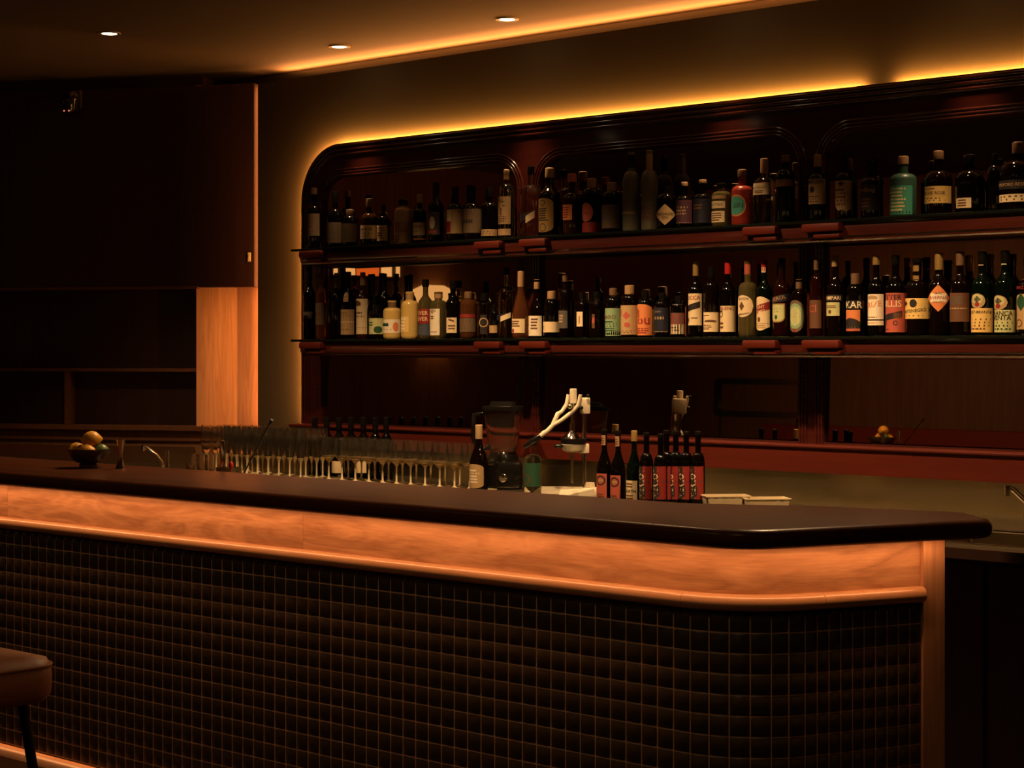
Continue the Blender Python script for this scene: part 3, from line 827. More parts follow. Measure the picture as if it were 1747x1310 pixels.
bottle(1199, 307, 32, 'bottle with plain dark label and pale cap left of the white banded one', 'spirit', 'black', ('cork', .07), [('rect', None, 1212, 340, 381, 'navy', [LN(2, .55, .8, -.6, .4, 'brown')])], **U)
bottle(1231, 313, 33, 'round-shouldered olive bottle with three stacked pale labels', 'stout', 'olive', ('blackcap', .12), [('rect', None, 1238, 334, 340, 'tan'), ('rect', None, 1237, 344, 356, 'cream', [('t', 'OCTAN', 0, .5, .7, 'black')]), ('rect', None, 1236, 361, 380, 'cream', [LN(4)])], **U)
bottle(1266, 290, 36, 'matte red bottle with teal round emblem on the upper shelf', 'spirit', 'malfy', ('browncap', .13, 1.2), [('oval', None, 1273, 333, 370, 'orange', [('s', 'oval', -.9, .06, .9, .94, 'teal'), ('t', 'GIN', .2, .5, .5, 'navy')]), ('oval', 1276, 1283, 325, 346, 'pink', [('s', 'oval', -.8, .1, .8, .9, 'red')])], **U)
bottle(1304, 271, 38, 'square clear bottle with cork and high cream label near the second pilaster', 'spirit', 'clear', ('cork', .21, 1.25), [('rect', None, 1314, 313, 333, 'cream', [('t', 'BOTANIST', 0, .6, .7, 'brown'), LN(2, .1, .4)])], sq=True, **U)
bottle(1340, 265, 32, 'dark green faceted bottle with a dim collar label, last of the second bay above', 'tall', 'green', ('browncap', .10), [('rect', None, 1352, 307, 319, 'brown', [LN(2)])], **U)
bottle(1395, 264, 31, 'dark green bottle with cream crest label in front of the second pilaster', 'spirit', 'green', ('cork', .18), [('rect', None, 1408, 306, 349, 'tan', [('t', 'JAMESON', 0, .86, .75, 'black'), ('s', 'oval', -.25, .45, .15, .7, 'black'), LN(3, .05, .35)])], **U)
bottle(1440, 262, 29, 'bottle with torn-edged cream label and black animal emblem', 'spirit', 'brown', ('blackcap', .16), [('torn', None, 1452, 309, 360, 'tan', [('s', 'diamond', -.15, .82, .4, .97, 'black'), LN(5, .15, .75, -.7, .7, 'brown')])], **U)
bottle(1485, 275, 32, 'black bottle with pale italic lettering and dark label', 'spirit', 'black', ('blackcap', .16), [('rect', None, 1498, 316, 360, 'black', [('t', 'Ardbeg', 0, .78, .7, 'tan'), LN(3, .1, .5, -.6, .5, 'brown')])], **U)
bottle(1541, 267, 45, 'matte sea-green bottle with faint pale lettering', 'spirit', 'teal', ('cork', .13), [('rect', None, 1556, 318, 367, 'teal', [LN(7, .1, .95, -.6, .6, 'palegreen')])], **U)
PM['teal_'] = PM['teal']
bottle(1601, 258, 46, 'round-shouldered amber bottle with bright yellow label on the upper shelf', 'whisky', 'brown', ('browncap', .13), [('rect', None, 1622, 319, 348, 'yellow', [('t', 'ARCHIE ROSE', 0, .6, .6, 'black'), LN(2, .1, .35), ('l', 1, .8, .9, -.6, .3, 'brown')])], **U)
bottle(1655, 264, 50, 'broad black bottle with small cream label low on its front', 'flask', 'black', ('blackcap', .14), [('rect', 1632, 1657, 339, 356, 'cream', [LN(3)])], **U)
bottle(1697, 262, 24, 'thin dark bottle squeezed between the two broad ones at the right', 'tall', 'black', ('blackcap', .14), [], **U)
bottle(1737, 243, 62, 'broad amber flask with thin cream strip label at the right end of the upper shelf', 'flask', 'brown', ('browncap', .16), [('rect', None, 1766, 333, 346, 'cream', [LN(2)]), ('rect', None, 1764, 309, 324, 'black', [('t', 'WOODFORD RESERVE', 0, .5, .8, 'tan')])], **U)
# ---- lower shelf, from left to right
bottle(528, 455, 22, 'black bottle at the far left end of the lower shelf', 'wine', 'black', ('blackcap', .16), [('rect', None, 533, 532, 538, 'grey')], **LO)
bottle(548, 468, 19, 'slim clear bottle with a dim label, second on the lower shelf', 'tall', 'ambclear', ('browncap', .1), [('rect', None, 555, 517, 554, 'dim', [LN(3)])], **LO)
bottle(562, 497, 14, 'very slim dark red bottle between two taller ones at the left', 'tall', 'red', ('blackcap', .1), [], **LO)
bottle(574, 466, 18, 'dark bottle with pale grey capsule, fourth on the lower shelf', 'wine', 'black', ('grey', .22), [], **LO)
bottle(594, 464, 25, 'dark wine bottle with large pale label and small neck label', 'wine', 'black', ('blackcap', .12), [('rect', None, 604, 528, 571, 'tan', [LN(2, .7, .9, -.7, .6, 'brown'), ('b', -.9, .48, .95, .53, 'white'), LN(1, .15, .25)]), ('rect', 586, 594, 499, 515, 'tan')], **LO)
bottle(619, 465, 22, 'tall wine bottle with long cream label and grey-tan capsule', 'wine', 'amber', ('tan', .19), [('rect', None, 627, 510, 570, 'cream', [('s', 'hill', -.5, .8, .3, .95, 'brown'), LN(2, .45, .65), ('b', -1, .17, 1, .19, 'brown')])], **LO)
bottle(636, 468, 20, 'black round-topped bottle behind the yellow-green label', 'burg', 'black', ('blackcap', .1), [], **LO)
bottle(656, 467, 20, 'tall black bottle behind the squat yellow one', 'wine', 'black', ('blackcap', .14), [], Y=6.175, **LO)
bottle(643, 521, 27, 'short dark bottle with pale yellow label and green leaf', 'squat', 'black', ('blackcap', .12), [('rect', None, 655, 543, 570, 'palegreen', [('s', 'oval', .2, .05, .8, .5, 'dgreen'), LN(2, .5, .8, -.7, .2, 'dgreen')])], Y=6.105, **LO)
bottle(669, 513, 31, 'squat yellow bottle with white fruit label', 'stout', 'yellow', ('browncap', .2, 1.05), [('rect', None, 683, 545, 568, 'white', [('s', 'oval', .45, .1, .8, .8, 'orange'), ('b', -.6, .5, .2, .72, 'dgreen'), LN(1, .2, .3)])], Y=6.11, **LO)
bottle(699, 498, 30, 'yellow bottle with white lettering and tan stopper', 'stout', 'yellow', ('cork', .16, 1.05), [('rect', None, 697, 540, 566, 'yellow', [LN(4, .1, .95, -.7, .7, 'white')])], Y=6.12, **LO)
bottle(726, 477, 25, 'dark-necked bottle with red label over blue label', 'wine', 'olive', ('blackcap', .12, 1.3), [('rect', None, 734, 527, 552, 'red', [('t', 'NEVER', 0, .72, .75, 'cream'), ('t', 'NEVER', 0, .32, .75, 'cream')]), ('rect', None, 734, 553, 572, 'blue', [LN(3, .1, .8, -.6, .6, 'grey')])], **LO)
bottle(748, 498, 29, 'clear bottle with tall white label and tan cork stopper', 'stout', 'olive', ('cork', .14, 1.1), [('rect', None, 750, 527, 572, 'white', [('t', 'ugo', 0, .9, .5, 'brown'), LN(2, .6, .75, -.5, .3), LN(1, .1, .15)])], **LO)
bottle(773, 479, 26, 'black bottle with white bird label right of the tall white label', 'wine', 'black', ('blackcap', .16), [('rect', 762, 779, 542, 568, 'cream', [('s', 'slantdown', -.5, .7, .5, .95, 'brown'), LN(2, .2, .55)])], **LO)
bottle(799, 498, 29, 'clear bottle with red band and dark printed pattern', 'squat', 'ambclear', ('browncap', .14), [('rect', None, 810, 536, 542, 'red'), ('rect', None, 811, 543, 566, 'dim', [LN(4)])], **LO)
bottle(827, 501, 27, 'clear stoppered bottle with arched emblem', 'squat', 'clear', ('blackcap', .16, 1.3), [('rect', 819, 831, 537, 570, 'black', [('r', 0, .6, .25, .06, 'tan')])], **LO)
bottle(864, 457, 34, 'tall broad clear bottle with slanted label strap, lower shelf', 'flask', 'clear', ('blackcap', .10), [('slant', None, 871, 533, 549, 'navy', [('s', 'slant', .1, 0, 1, 1, 'cream')])], **LO)
bottle(843, 520, 16, 'small dark bottle with little tan label before the first pilaster', 'squat', 'black', ('blackcap', .12), [('rect', None, 848, 555, 568, 'tan')], Y=6.115, **LO)
bottle(889, 463, 31, 'amber bottle with sloped shoulders and long pale wax neck', 'cone', 'ambclear', ('cork', .23), [('rect', None, 895, 544, 568, 'cream', [LN(3, .4, .9), ('s', 'oval', -.5, 0, -.1, .3, 'red')])], Y=6.125, **LO)
bottle(916, 477, 28, 'bottle with plain square white label right of the wax-necked one', 'burg', 'brown', ('cork', .16, 1.1), [('rect', None, 924, 539, 573, 'white', [LN(4, .3, .9, -.1, .7), ('b', -.7, .52, -.4, .58, 'black')])], **LO)
bottle(941, 497, 28, 'short dark bottle with low cream label and cork stopper', 'squat', 'black', ('cork', .16, 1.25), [('rect', None, 955, 549, 567, 'cream', [LN(2, .3, .6, -.8, -.1)])], **LO)
bottle(964, 470, 22, 'dim brown bottle with faint vertical label right of the cork-stoppered one', 'tall', 'brown', ('browncap', .1), [('rect', None, 968, 530, 560, 'grey', [LN(3, .3, .8, -.5, .5, 'tan')])], **LO)
bottle(993, 499, 28, 'dark square bottle with small upright cream label', 'stout', 'brown', ('blackcap', .13), [('rect', 982, 994, 532, 557, 'cream', [('b', -.15, .2, .15, .7, 'brown')])], sq=True, **LO)
bottle(1018, 498, 27, 'dark square bottle with tiny red label, left of the green label', 'stout', 'brown', ('blackcap', .13), [('rect', 1008, 1014, 536, 560, 'brown', [('b', -.8, .35, .8, .75, 'pink')])], sq=True, **LO)
bottle(1046, 492, 27, 'bottle with pale green label on the lower shelf', 'squat', 'black', ('browncap', .14), [('rect', None, 1060, 526, 573, 'green', [('t', 'AMARO', -.1, .68, .6, 'brown'), LN(5, .15, .55, -.6, .6, 'dgreen')])], **LO)
bottle(1074, 487, 30, 'bottle with large tan label of red figures and cork stopper', 'squat', 'brown', ('cork', .17, 1.3), [('rect', None, 1088, 521, 571, 'tan', [('s', 'oval', -.6, .6, -.2, .9, 'pink'), ('s', 'diamond', -.1, .5, .4, .8, 'pink'), ('s', 'oval', 0, .25, .4, .42, 'pink'), LN(2, .05, .15)])], **LO)
bottle(1101, 497, 27, 'bottle with orange arched label right of the tan figure label', 'squat', 'black', ('blackcap', .13), [('arch', None, 1113, 519, 572, 'orange', [('t', '8', -.3, .7, .2, 'red'), ('t', 'ou', .2, .45, .5, 'red'), LN(3, .05, .25, -.7, .7, 'red')])], **LO)
bottle(1130, 500, 27, 'black bottle with dark framed label and one pale line of print', 'squat', 'black', ('blackcap', .13), [('rect', None, 1140, 525, 567, 'navy', [LN(1, .48, .68, -.8, .7, 'tan'), ('b', -.9, .02, .9, .04, 'tan'), LN(1, .78, .9, -.6, .5, 'grey')])], **LO)
bottle(1157, 505, 24, 'bottle with label in three bands of grey, red and cream', 'squat', 'black', ('blackcap', .13), [('rect', None, 1167, 519, 570, 'grey', [('b', -1, .33, 1, .69, 'red'), ('b', -1, 0, 1, .33, 'cream'), LN(2, .08, .26, -.7, .7, 'black')])], **LO)
bottle(1187, 446, 25, 'tall bottle with gold cap and cream label, dark slope printed on it', 'wine', 'black', ('gold', .19), [('rect', None, 1197, 501, 555, 'cream', [('t', 'ROCCA', 0, .87, .8, 'red'), ('s', 'slant', -.7, .4, .8, .76, 'black'), ('s', 'oval', -.5, .08, -.25, .25, 'brown'), LN(1, .2, .26, -.1, .7)])], **LO)
bottle(1214, 455, 27, 'black-capped bottle with low cream label and fine line drawing', 'tall', 'brown', ('blackcap', .16), [('rect', None, 1228, 533, 566, 'cream', [('s', 'hill', -.2, .5, .6, .62, 'brown'), LN(1, .8, .88, -.7, .2), LN(3, .1, .38, -.7, .4)])], **LO)
bottle(1242, 447, 26, 'red-capped bottle with yellow portrait label', 'wine', 'black', ('redcap', .16, 1.25), [('rect', None, 1255, 522, 566, 'cream', [('t', 'NOBLENO', 0, .9, .75, 'red'), ('r', -.25, .68, .12, .03, 'black'), ('b', -.42, .76, -.08, .82, 'black'), LN(2, .1, .4, -.4, 0)])], **LO)
bottle(1276, 445, 33, 'pale bottle with round cream rooster label', 'spirit', 'olive', ('pink', .18, 1.05), [('oval', None, 1285, 504, 541, 'cream', [('t', 'COCCHI', 0, .84, .55, 'black'), ('t', 'AMERICANO', .05, .14, .6, 8, 'black'), ('s', 'diamond', -.35, .28, .2, .72, 'brown')])], **LO)
bottle(1304, 444, 26, 'dark green bottle with red and white neck and wavy red label', 'wine', 'green', ('redcap', .09, 1.2), [('wavy', None, 1313, 506, 564, 'cream', [('s', 'slant', -1, .44, 1, .86, 'red'), ('t', 'PUNT', -.05, .69, .5, 8, 'cream'), ('t', 'E MES', 0, .55, .55, 8, 'cream'), ('s', 'oval', -.3, .25, .05, .4, 'brown'), ('b', -1, .20, 1, .215, 'navy'), LN(2, .05, .18, -.6, .6, 'tan')]), ('rect', None, 1309.8, 455, 465, 'cream', [('b', -.2, .2, .1, .8, 'redcap'), ('b', .4, .2, .7, .8, 'redcap')])], **LO)
bottle(1334, 441, 31, 'bottle with dark slanted name band above a yellow shield label', 'whisky', 'red', ('blackcap', .14), [('slant', None, 1348, 500, 521, 'navy', [('t', 'APEROL', 0, .53, .62, 14, 'cork')]), ('shield', None, 1339, 518, 550, 'gold', [('s', 'shield', -.88, .06, .88, .94, 'palegreen'), ('s', 'oval', -.3, .15, .1, .4, 'dgreen'), LN(2, .5, .8, -.5, .5, 'dgreen')])], **LO)
bottle(1363, 477, 29, 'square bottle with ornate oval label in front of the second pilaster', 'stout', 'brown', ('browncap', .16, 1.05), [('oval', None, 1374, 512, 567, 'dim', [('s', 'oval', -.8, .1, .8, .9, 'green'), ('s', 'oval', -.6, .2, .6, .8, 'palegreen'), LN(2, .45, .62, -.45, .45, 'brown'), ('s', 'oval', -.2, .0, .1, .12, 'red')])], sq=True, **LO)
bottle(1393, 442, 23, 'dim dark red bottle before the flutes of the second pilaster', 'tall', 'red', ('browncap', .14), [('rect', None, 1401, 512, 560, 'brown', [('t', 'CI', -.1, .7, .5, 'pink')])], **LO)
bottle(1425, 437, 29, 'dark bottle with tan cap, pale lettering and yellow-green label', 'wine', 'brown', ('tan', .13), [('rect', None, 1437, 503, 514, 'black', [('t', 'CAMPARI', 0, .5, .8, 'cream')]), ('rect', None, 1432, 516, 539, 'palegreen', [('s', 'oval', -.3, .15, .1, .45, 'brown'), LN(2, .55, .8)])], **LO)
bottle(1459, 467, 30, 'dark bottle with bold white lettering above an orange hill label', 'squat', 'black', ('browncap', .17), [('rect', None, 1474, 513, 527, 'black', [('t', 'OKAR', -.05, .5, .75, 'white')]), ('rect', None, 1467, 529, 565, 'orange', [('s', 'hill', -1, .12, 1, .62, 'black'), ('b', -1, .0, 1, .10, 'pink'), LN(1, .14, .24, -.9, .9, 'cork')])], **LO)
bottle(1495, 437, 28, 'gold-capped dark bottle with cream label over a second small label', 'wine', 'black', ('gold', .11, 1.25), [('rect', None, 1507, 502, 545, 'white', [('t', 'BRIZE', 0, .58, .75, 8, 'orange'), ('s', 'hill', -.4, .8, .4, .95, 'tan'), LN(1, .05, .12)]), ('rect', None, 1507, 547, 555, 'white', [LN(1, .3, .7, -.7, .7, 'tan')])], **LO)
bottle(1528, 436, 33, 'bottle with large salmon label and dark cart drawing', 'wine', 'black', ('blackcap', .12), [('rect', None, 1543, 500, 567, 'pink', [('t', 'BITTER', 0, .89, .68, 'black'), ('t', 'BILLIS', 0, .73, .68, 'cream'), ('s', 'slant', -.7, .27, .75, .55, 'black'), ('b', .2, .36, .7, .5, 'brown'), ('r', -.45, .24, .06, .02, 'black'), ('r', .3, .24, .06, .02, 'black'), LN(1, .05, .1, -.7, 0)])], **LO)
bottle(1565, 441, 40, 'broad dark bottle with yellow-orange label and two gold neck bands', 'spirit', 'brown', ('blackcap', .06), [('rect', None, 1583, 509, 544, 'yellow', [('s', 'oval', -.1, .55, .3, .95, 'black'), ('s', 'diamond', -.6, .6, -.25, .9, 'black'), ('t', 'MONTENEGRO', 0, .38, .8, 6, 'black'), LN(1, .1, .2)]), ('rect', None, 1571.5, 453, 463, 'gold'), ('rect', None, 1571.5, 470, 477, 'gold')], **LO)
bottle(1602, 432, 36, 'bottle with orange diamond label and copper-gold cap', 'wine', 'brown', ('gold', .20), [('diamond', 1583, 1619, 486, 532, 'orange', [('s', 'rect', -.62, .36, .62, .68, 'white'), ('t', 'AVERNA', -.02, .52, .68, 'red'), ('t', 'AMARO', 0, .68, .28, 'black'), ('t', 'SICILIANO', 0, .37, .36, 'black')])], **LO)
bottle(1638, 430, 34, 'dark bottle with plain brown label right of the diamond label', 'wine', 'brown', ('browncap', .16), [('rect', None, 1653, 500, 549, 'brown', [LN(3, .6, .9, -.6, .6, 'grey'), ('b', -.8, .45, .8, .48, 'tan')])], **LO)
bottle(1676, 430, 37, 'dark bottle with buff label and eagle roundel, left of the matching pair', 'wine', 'green', ('blackcap', .15), [('rect', None, 1693, 526, 567, 'yellow', [('t', 'FERNET-BRANCA', 0, .84, .85, 'black'), LN(4, .08, .6, -.8, .8, 'brown')]), ('oval', None, 1681, 501, 526, 'tan', [('s', 'oval', -.7, .3, .7, .95, 'palegreen'), ('s', 'diamond', -.5, .35, .5, .85, 'black'), ('s', 'oval', -.3, .1, .3, .45, 'red')]), ('rect', None, 1681, 447, 453, 'cream')], **LO)
bottle(1715, 428, 36, 'dark bottle with greenish label and eagle roundel, right of the matching pair', 'wine', 'green', ('blackcap', .15), [('rect', None, 1732, 529, 567, 'palegreen', [('t', 'BRANCA', 0, .85, .7, 'black'), ('t', 'MENTA', 0, .65, .6, 'black'), LN(3, .08, .5, -.8, .8, 'dgreen')]), ('oval', None, 1719, 504, 529, 'tan', [('s', 'oval', -.7, .3, .7, .95, 'palegreen'), ('s', 'diamond', -.5, .35, .5, .85, 'black'), ('s', 'oval', -.3, .1, .3, .45, 'red')]), ('rect', None, 1720, 446, 452, 'palegreen')], **LO)
bottle(1754, 440, 37, 'bottle with tall arched tan label cut off by the right edge', 'spirit', 'brown', ('blackcap', .1), [('arch', None, 1770, 473, 562, 'tan', [('t', 'RAMAZZOTTI', 0, .8, .85, 'red'), ('s', 'diamond', -.6, .35, .3, .7, 'dgreen'), ('r', -.3, .12, .08, .02, 'brown')])], **LO)

# ------------------------------------------------------------------ back counter
bc = thing('back_counter', 'stainless back counter with splash and sink under the mirrors', 'counter')
poly = [(-1.0, 5.10), (-1.0, 6.185), (-7.92, 6.185), (-9.95, 5.10)]
SX0, SX1, SY0, SY1 = -3.45, -2.2, 5.2, 5.62
# counter top as strips round the sink opening
g = G()
g.prism([(-1.0, 5.10), (-1.0, 6.185), (SX1, 6.185), (SX1, 5.10)], 0.87, 0.90)
g.prism([(SX0, 5.10), (SX0, 6.185), (-7.92, 6.185), (-9.95, 5.10)], 0.87, 0.90)
g.prism([(SX1, 5.10), (SX1, SY0), (SX0, SY0), (SX0, 5.10)], 0.87, 0.90)
g.prism([(SX1, SY1), (SX1, 6.185), (SX0, 6.185), (SX0, SY1)], 0.87, 0.90)
fix_normals(g.build('counter_top', steel, bc))
g = G().box(SX0, SX1, SY0, SY1, 0.66, 0.668); g.box(SX0, SX0+.008, SY0, SY1, .66, .899); g.box(SX1-.008, SX1, SY0, SY1, .66, .899)
g.box(SX0, SX1, SY0, SY0+.008, .66, .899); g.box(SX0, SX1, SY1-.008, SY1, .66, .899)
g.build('sink_basin', steel, bc)
g = G().box(SX0-.02, SX1+.02, SY0-.02, SY0, .90, .908, .002); g.box(SX0-.02, SX1+.02, SY1, SY1+.02, .90, .908, .002)
g.box(SX0-.02, SX0, SY0, SY1, .90, .908, .002); g.box(SX1, SX1+.02, SY0, SY1, .90, .908, .002)
g.build('sink_rim', chrome, bc)
G().box(-7.7, -1.0, 6.18, 6.188, 0.90, 1.022).build('splash', steel, bc)
sp_ = lbox('splash', 0.35, tE-0.7, 0.013, 0.018, 0.90, 0.99, steel); sp_.parent = bc
G().box(-9.6, -1.0, 5.16, 5.18, 0.1, 0.87).build('cabinet_front', panel_dark, bc)
for k in range(9):
    x = -1.1-0.85*k
    G().box(x-0.83, x, 5.145, 5.16, 0.14, 0.85, 0.003).build('cabinet_door', panel_dark, bc)
G().box(-9.6, -1.0, 5.095, 5.10, 0.868, 0.90).build('front_edge', chrome, bc)
ZK = 0.90
CAMR = PI/2-TH      # yaw that lines local x up with the picture plane

# wine glasses
ORD = ['first','second','third','fourth','fifth','sixth','seventh','eighth','ninth','tenth','eleventh']
def wine_glass():
    st = [(0.034, 0.0), (0.033, 0.003), (0.012, 0.006), (0.0045, 0.012), (0.0038, 0.05), (0.0042, 0.080), (0.010, 0.090), (0.0145, 0.0935), (0.0005, 0.0935)]
    po = [(0.0326, 0.1148), (0.037, 0.124), (0.040, 0.142), (0.0375, 0.168), (0.032, 0.197)]
    pi_ = [(0.0308, 0.197), (0.0362, 0.168), (0.0387, 0.142), (0.0357, 0.125), (0.0314, 0.1148)]
    o = G().lathe(po+pi_, 22, closed=True).build('wine_glass', glass, None, 50)
    G().lathe(st, 16).build('stem', stem_glow_glass, o, 50)
    G().lathe([(0.0005, 0.0945), (0.0150, 0.0945), (0.026, 0.104), (0.0325, 0.1143), (0.0312, 0.1143), (0.0240, 0.106), (0.012, 0.099), (0.0005, 0.0975)], 20).build('bowl_base', base_glow_glass, o, 50)
    return o
def flute():
    st = [(0.031, 0.0), (0.030, 0.003), (0.010, 0.006), (0.004, 0.012), (0.0038, 0.06), (0.006, 0.075), (0.011, 0.085), (0.016, 0.095), (0.0145, 0.098), (0.0005, 0.0845)]
    po = [(0.0162, 0.0955), (0.025, 0.13), (0.0275, 0.165), (0.026, 0.2), (0.0225, 0.232)]
    pi_ = [(0.0213, 0.232), (0.0248, 0.2), (0.0263, 0.165), (0.0238, 0.131), (0.0147, 0.0985)]
    o = G().lathe(po+pi_, 20, closed=True).build('champagne_flute', glass, None, 50)
    G().lathe(st, 14).build('stem', stem_glow_glass, o, 50)
    return o
x0, x1 = xat(561, 5.80), xat(801, 5.80)
wg = None
for r in range(2):
    for k in range(11):
        x = x0+(x1-x0)*k/10+(0.043 if r else 0); y = 5.80+0.082*r
        if wg is None: wg = wine_glass(); o = wg
        else: o = dup(wg)
        o.location = (x, y, ZK); tag(o, ORD[k]+' stemmed wine glass from the left in the front row' if r == 0 else 'clear stemmed wine glass in the second row behind the front glasses', 'glass', 'wine glasses on the back counter')
x0, x1 = xat(352, 5.76), xat(513, 5.76)
fl = None; nfl = 10
for r in range(3):
    for k in range(nfl):
        x = x0+(x1-x0)*k/(nfl-1)+(0.035 if r % 2 else 0); y = 5.76+0.068*r
        if fl is None: fl = flute(); o = fl
        else: o = dup(fl)
        o.location = (x, y, ZK); tag(o, 'tall clear flute in the dense rows left of the wine glasses', 'glass', 'flutes on the back counter')
# dark wine bottles before the mirror
for i, px in enumerate((537, 557.5, 578.5, 599, 620, 640.5, 659)):
    bottle(px, 712, 25, ('dark wine bottle with cream label, ' if i in (2, 4) else 'plain dark wine bottle, ')+ORD[i]+' from the left in the row behind the glasses', 'wine', 'black', ('blackcap', .17),
           [('rect', None, px+5, 786, 806, 'cream')] if i in (2, 4) else [], Y=6.01, zb=ZK, name='wine_bottle', group='dark wine bottles behind the glasses')
# named bottles on the counter
bottle(817, 725, 32, 'dark red wine bottle with pale rounded label beside the blender', 'burg', 'brown', ('tan', .21, 1.15), [('bothround', None, 825, 791, 832, 'tan', [LN(5, .2, .8, -.7, .7, 'white')])], Y=5.80, zb=ZK, name='wine_bottle')
bottle(909, 748, 30, 'clear bottle with deep green label under the juicer handle', 'spirit', 'clear', ('blackcap', .12), [('rect', None, 922, 789, 829, 'dgreen', [('r', -.1, .3, .22, .05, 'brown'), LN(1, .75, .85, -.6, 0, 'brown')])], Y=5.80, zb=ZK, name='spirit_bottle')
for i, (px, lab) in enumerate(((1031, 'left of the two bottles with tall red crest labels beside the juicer'), (1054.5, 'right of the two bottles with tall red crest labels beside the juicer'))):
    bottle(px, 733+2*i, 27, lab, 'burg', 'black', ('blackcap', .07), [('rect', px-13, px+4, 807+3*i, 851+3*i, 'pink', [('r', 0, .74, .19, .05, 'black'), ('s', 'hill', -.5, .68, .5, .80, 'cork'), LN(2, .08, .25, -.7, .7, 'brown')]), ('rect', None, px+5.5, 742+2*i, 759+2*i, 'cork', [LN(3, .1, .8, -.6, .6, 'brown')])], Y=5.72, zb=ZK, name='wine_bottle')
bottle(1082, 735, 27, 'bottle with cream square label right of the red crest labels', 'burg', 'green', ('gold', .14), [('rect', None, 1087, 819, 855, 'cream', [('t', 'EARTH', .1, .5, .75, 'black'), LN(2, .1, .35), LN(2, .65, .9)])], Y=5.70, zb=ZK, name='wine_bottle')
for i, (px, yt, Y) in enumerate(((1103, 738, 5.66), (1127, 740, 5.60), (1137, 734, 5.72), (1153, 735, 5.74), (1171, 736, 5.74), (1191, 736, 5.74))):
    bottle(px, yt, 23.5, 'red-labelled beer bottle with white vertical lettering, '+ORD[i]+' of six from the left', 'beer', 'black', ('blackcap', .05),
           [('rect', None, px+9, 795, 851, 'red', [('b', -1, 0, .05, 1, 'black'), ('s', 'oval', -.05, .05, .35, .45, 'black'), ('t', 'MERLOT', -.2, .48, .9, 90, 'cream'), LN(1, .52, .56, .4, .95, 'brown')])],
           Y=Y, zb=ZK, name='beer_bottle', group='beer bottles with red labels')

# blender
p = at(858, HOR, 5.97); s = scale_at(858, 5.97)
bl = thing('blender', 'countertop blender with square clear jug and black base', 'blender', (p.x, p.y, ZK), CAMR)
G().box(-.085, .085, -.09, .09, 0.0, .12, .02).build('base', black_plastic, bl, 40)
g = G().lathe([(.07, .12), (.066, .14), (.055, .16)], 28); g.build('collar', black_plastic, bl, 40)
sqf_ = lambda z: 5.0
G().lathe([(.055, .16), (.068, .2), (.082, .34), (.079, .34), (.065, .2), (.050, .166), (.0005, .166)], 36, sq=sqf_).build('jug', glass, bl, 40)
G().lathe([(.09, .338), (.092, .345), (.09, .356), (.06, .358), (.055, .375), (.045, .377), (.0005, .377)], 36, sq=sqf_).build('lid', black_plastic, bl, 40)
G().tube([(-.075, 0, .325), (-.125, 0, .32), (-.13, 0, .22), (-.11, 0, .17), (-.06, 0, .175)], .011).build('handle', black_plastic, bl, 60)
G().lathe([(.018, -.0), (.018, .012), (.014, .014)], 16, M=Matrix.Translation((0, -.09, .05)) @ Matrix.Rotation(PI/2, 4, 'X')).build('knob', chrome, bl, 40)

# lever citrus juicer
JY = 5.90
p = at(978, HOR, JY); s = scale_at(978, JY); yb = HOR+(HC-ZK)*s
ju = thing('citrus_juicer', 'cream enamel lever juicer with forked arm and splayed feet', 'juicer', (p.x, p.y, ZK), CAMR)
J = lambda px, py, y=0.0: ((px-978)/s, y, (yb-py)/s)
# feet
for (a_, b_, yy0, yy1, txt) in (((1004, 840), (907, 838), 0.03, 0.10, None), ((1004, 844), (950, 846), -0.02, -0.16, 'TROPLIX')):
    x_a, x_b = (a_[0]-978)/s, (b_[0]-978)/s
    if txt is None:
        pl = [(x_a, .02), (x_a, .06), (x_b, .09), (x_b, .045)]
    else:
        pl = [(x_a+.03, -.055), (x_a+.03, -.005), (x_b, -.105), (x_b, -.155)]
    n = len(pl); cx = sum(q[0] for q in pl)/n; cy = sum(q[1] for q in pl)/n
    vs_ = [(x, y, 0) for x, y in pl]+[(cx+(x-cx)*.86, cy+(y-cy)*.72, .028) for x, y in pl]
    fs_ = [list(range(n))[::-1], list(range(n, 2*n))]+[(i, (i+1) % n, n+(i+1) % n, n+i) for i in range(n)]
    ft = fix_normals(me_obj('foot', vs_, fs_, enamel, ju))
    if txt:
        tvs, tfs, asp = text_geo('TROPIC'); q0, q1 = Vector(vs_[3]), Vector(vs_[0]); q2, q3 = Vector(vs_[7]), Vector(vs_[4])
        nn = (q1-q0).cross(q2-q0).normalized()
        if nn.y > 0: nn = -nn
        mid = (q0+q1+q2+q3)/4; ax = (q1-q0).normalized(); up = nn.cross(ax).normalized()
        if up.z < 0: up = -up
        mid = mid+ax*0.03
        me_obj('lettering', [mid+ax*a*.045+up*b*.05+nn*.0008 for a, b in tvs], tfs, PM['black'], ft)
g = G().box(-.02+.055, .055+.045, -.03, .05, 0.0, .028, .004); g.lathe([(.026, 0), (.02, .05)], 4, .068, .01, .0); g.build('column_foot', enamel, ju, 30)
xc = (997-978)/s
G().lathe([(.011, .045), (.011, .37)], 14, xc, .01, 0).build('column', chrome, ju, 40)
G().lathe([(.008, .045), (.008, .33)], 14, xc-.05, .03, 0).build('guide_rod', steel, ju, 40)
G().box(xc-.018, xc+.024, -.02, .04, .335, .402, .006).build('head', enamel, ju, 40)
G().lathe([(.0145, J(0, 688)[2]), (.015, J(0, 686)[2]), (.015, J(0, 664)[2]), (.012, J(0, 663)[2])], 18, 0, 0, 0).build('rack_cap', enamel, ju, 40)
G().lathe([(.005, J(0, 744)[2]), (.005, J(0, 686)[2])], 12, 0, 0, 0).build('rack_rod', chrome, ju, 40)
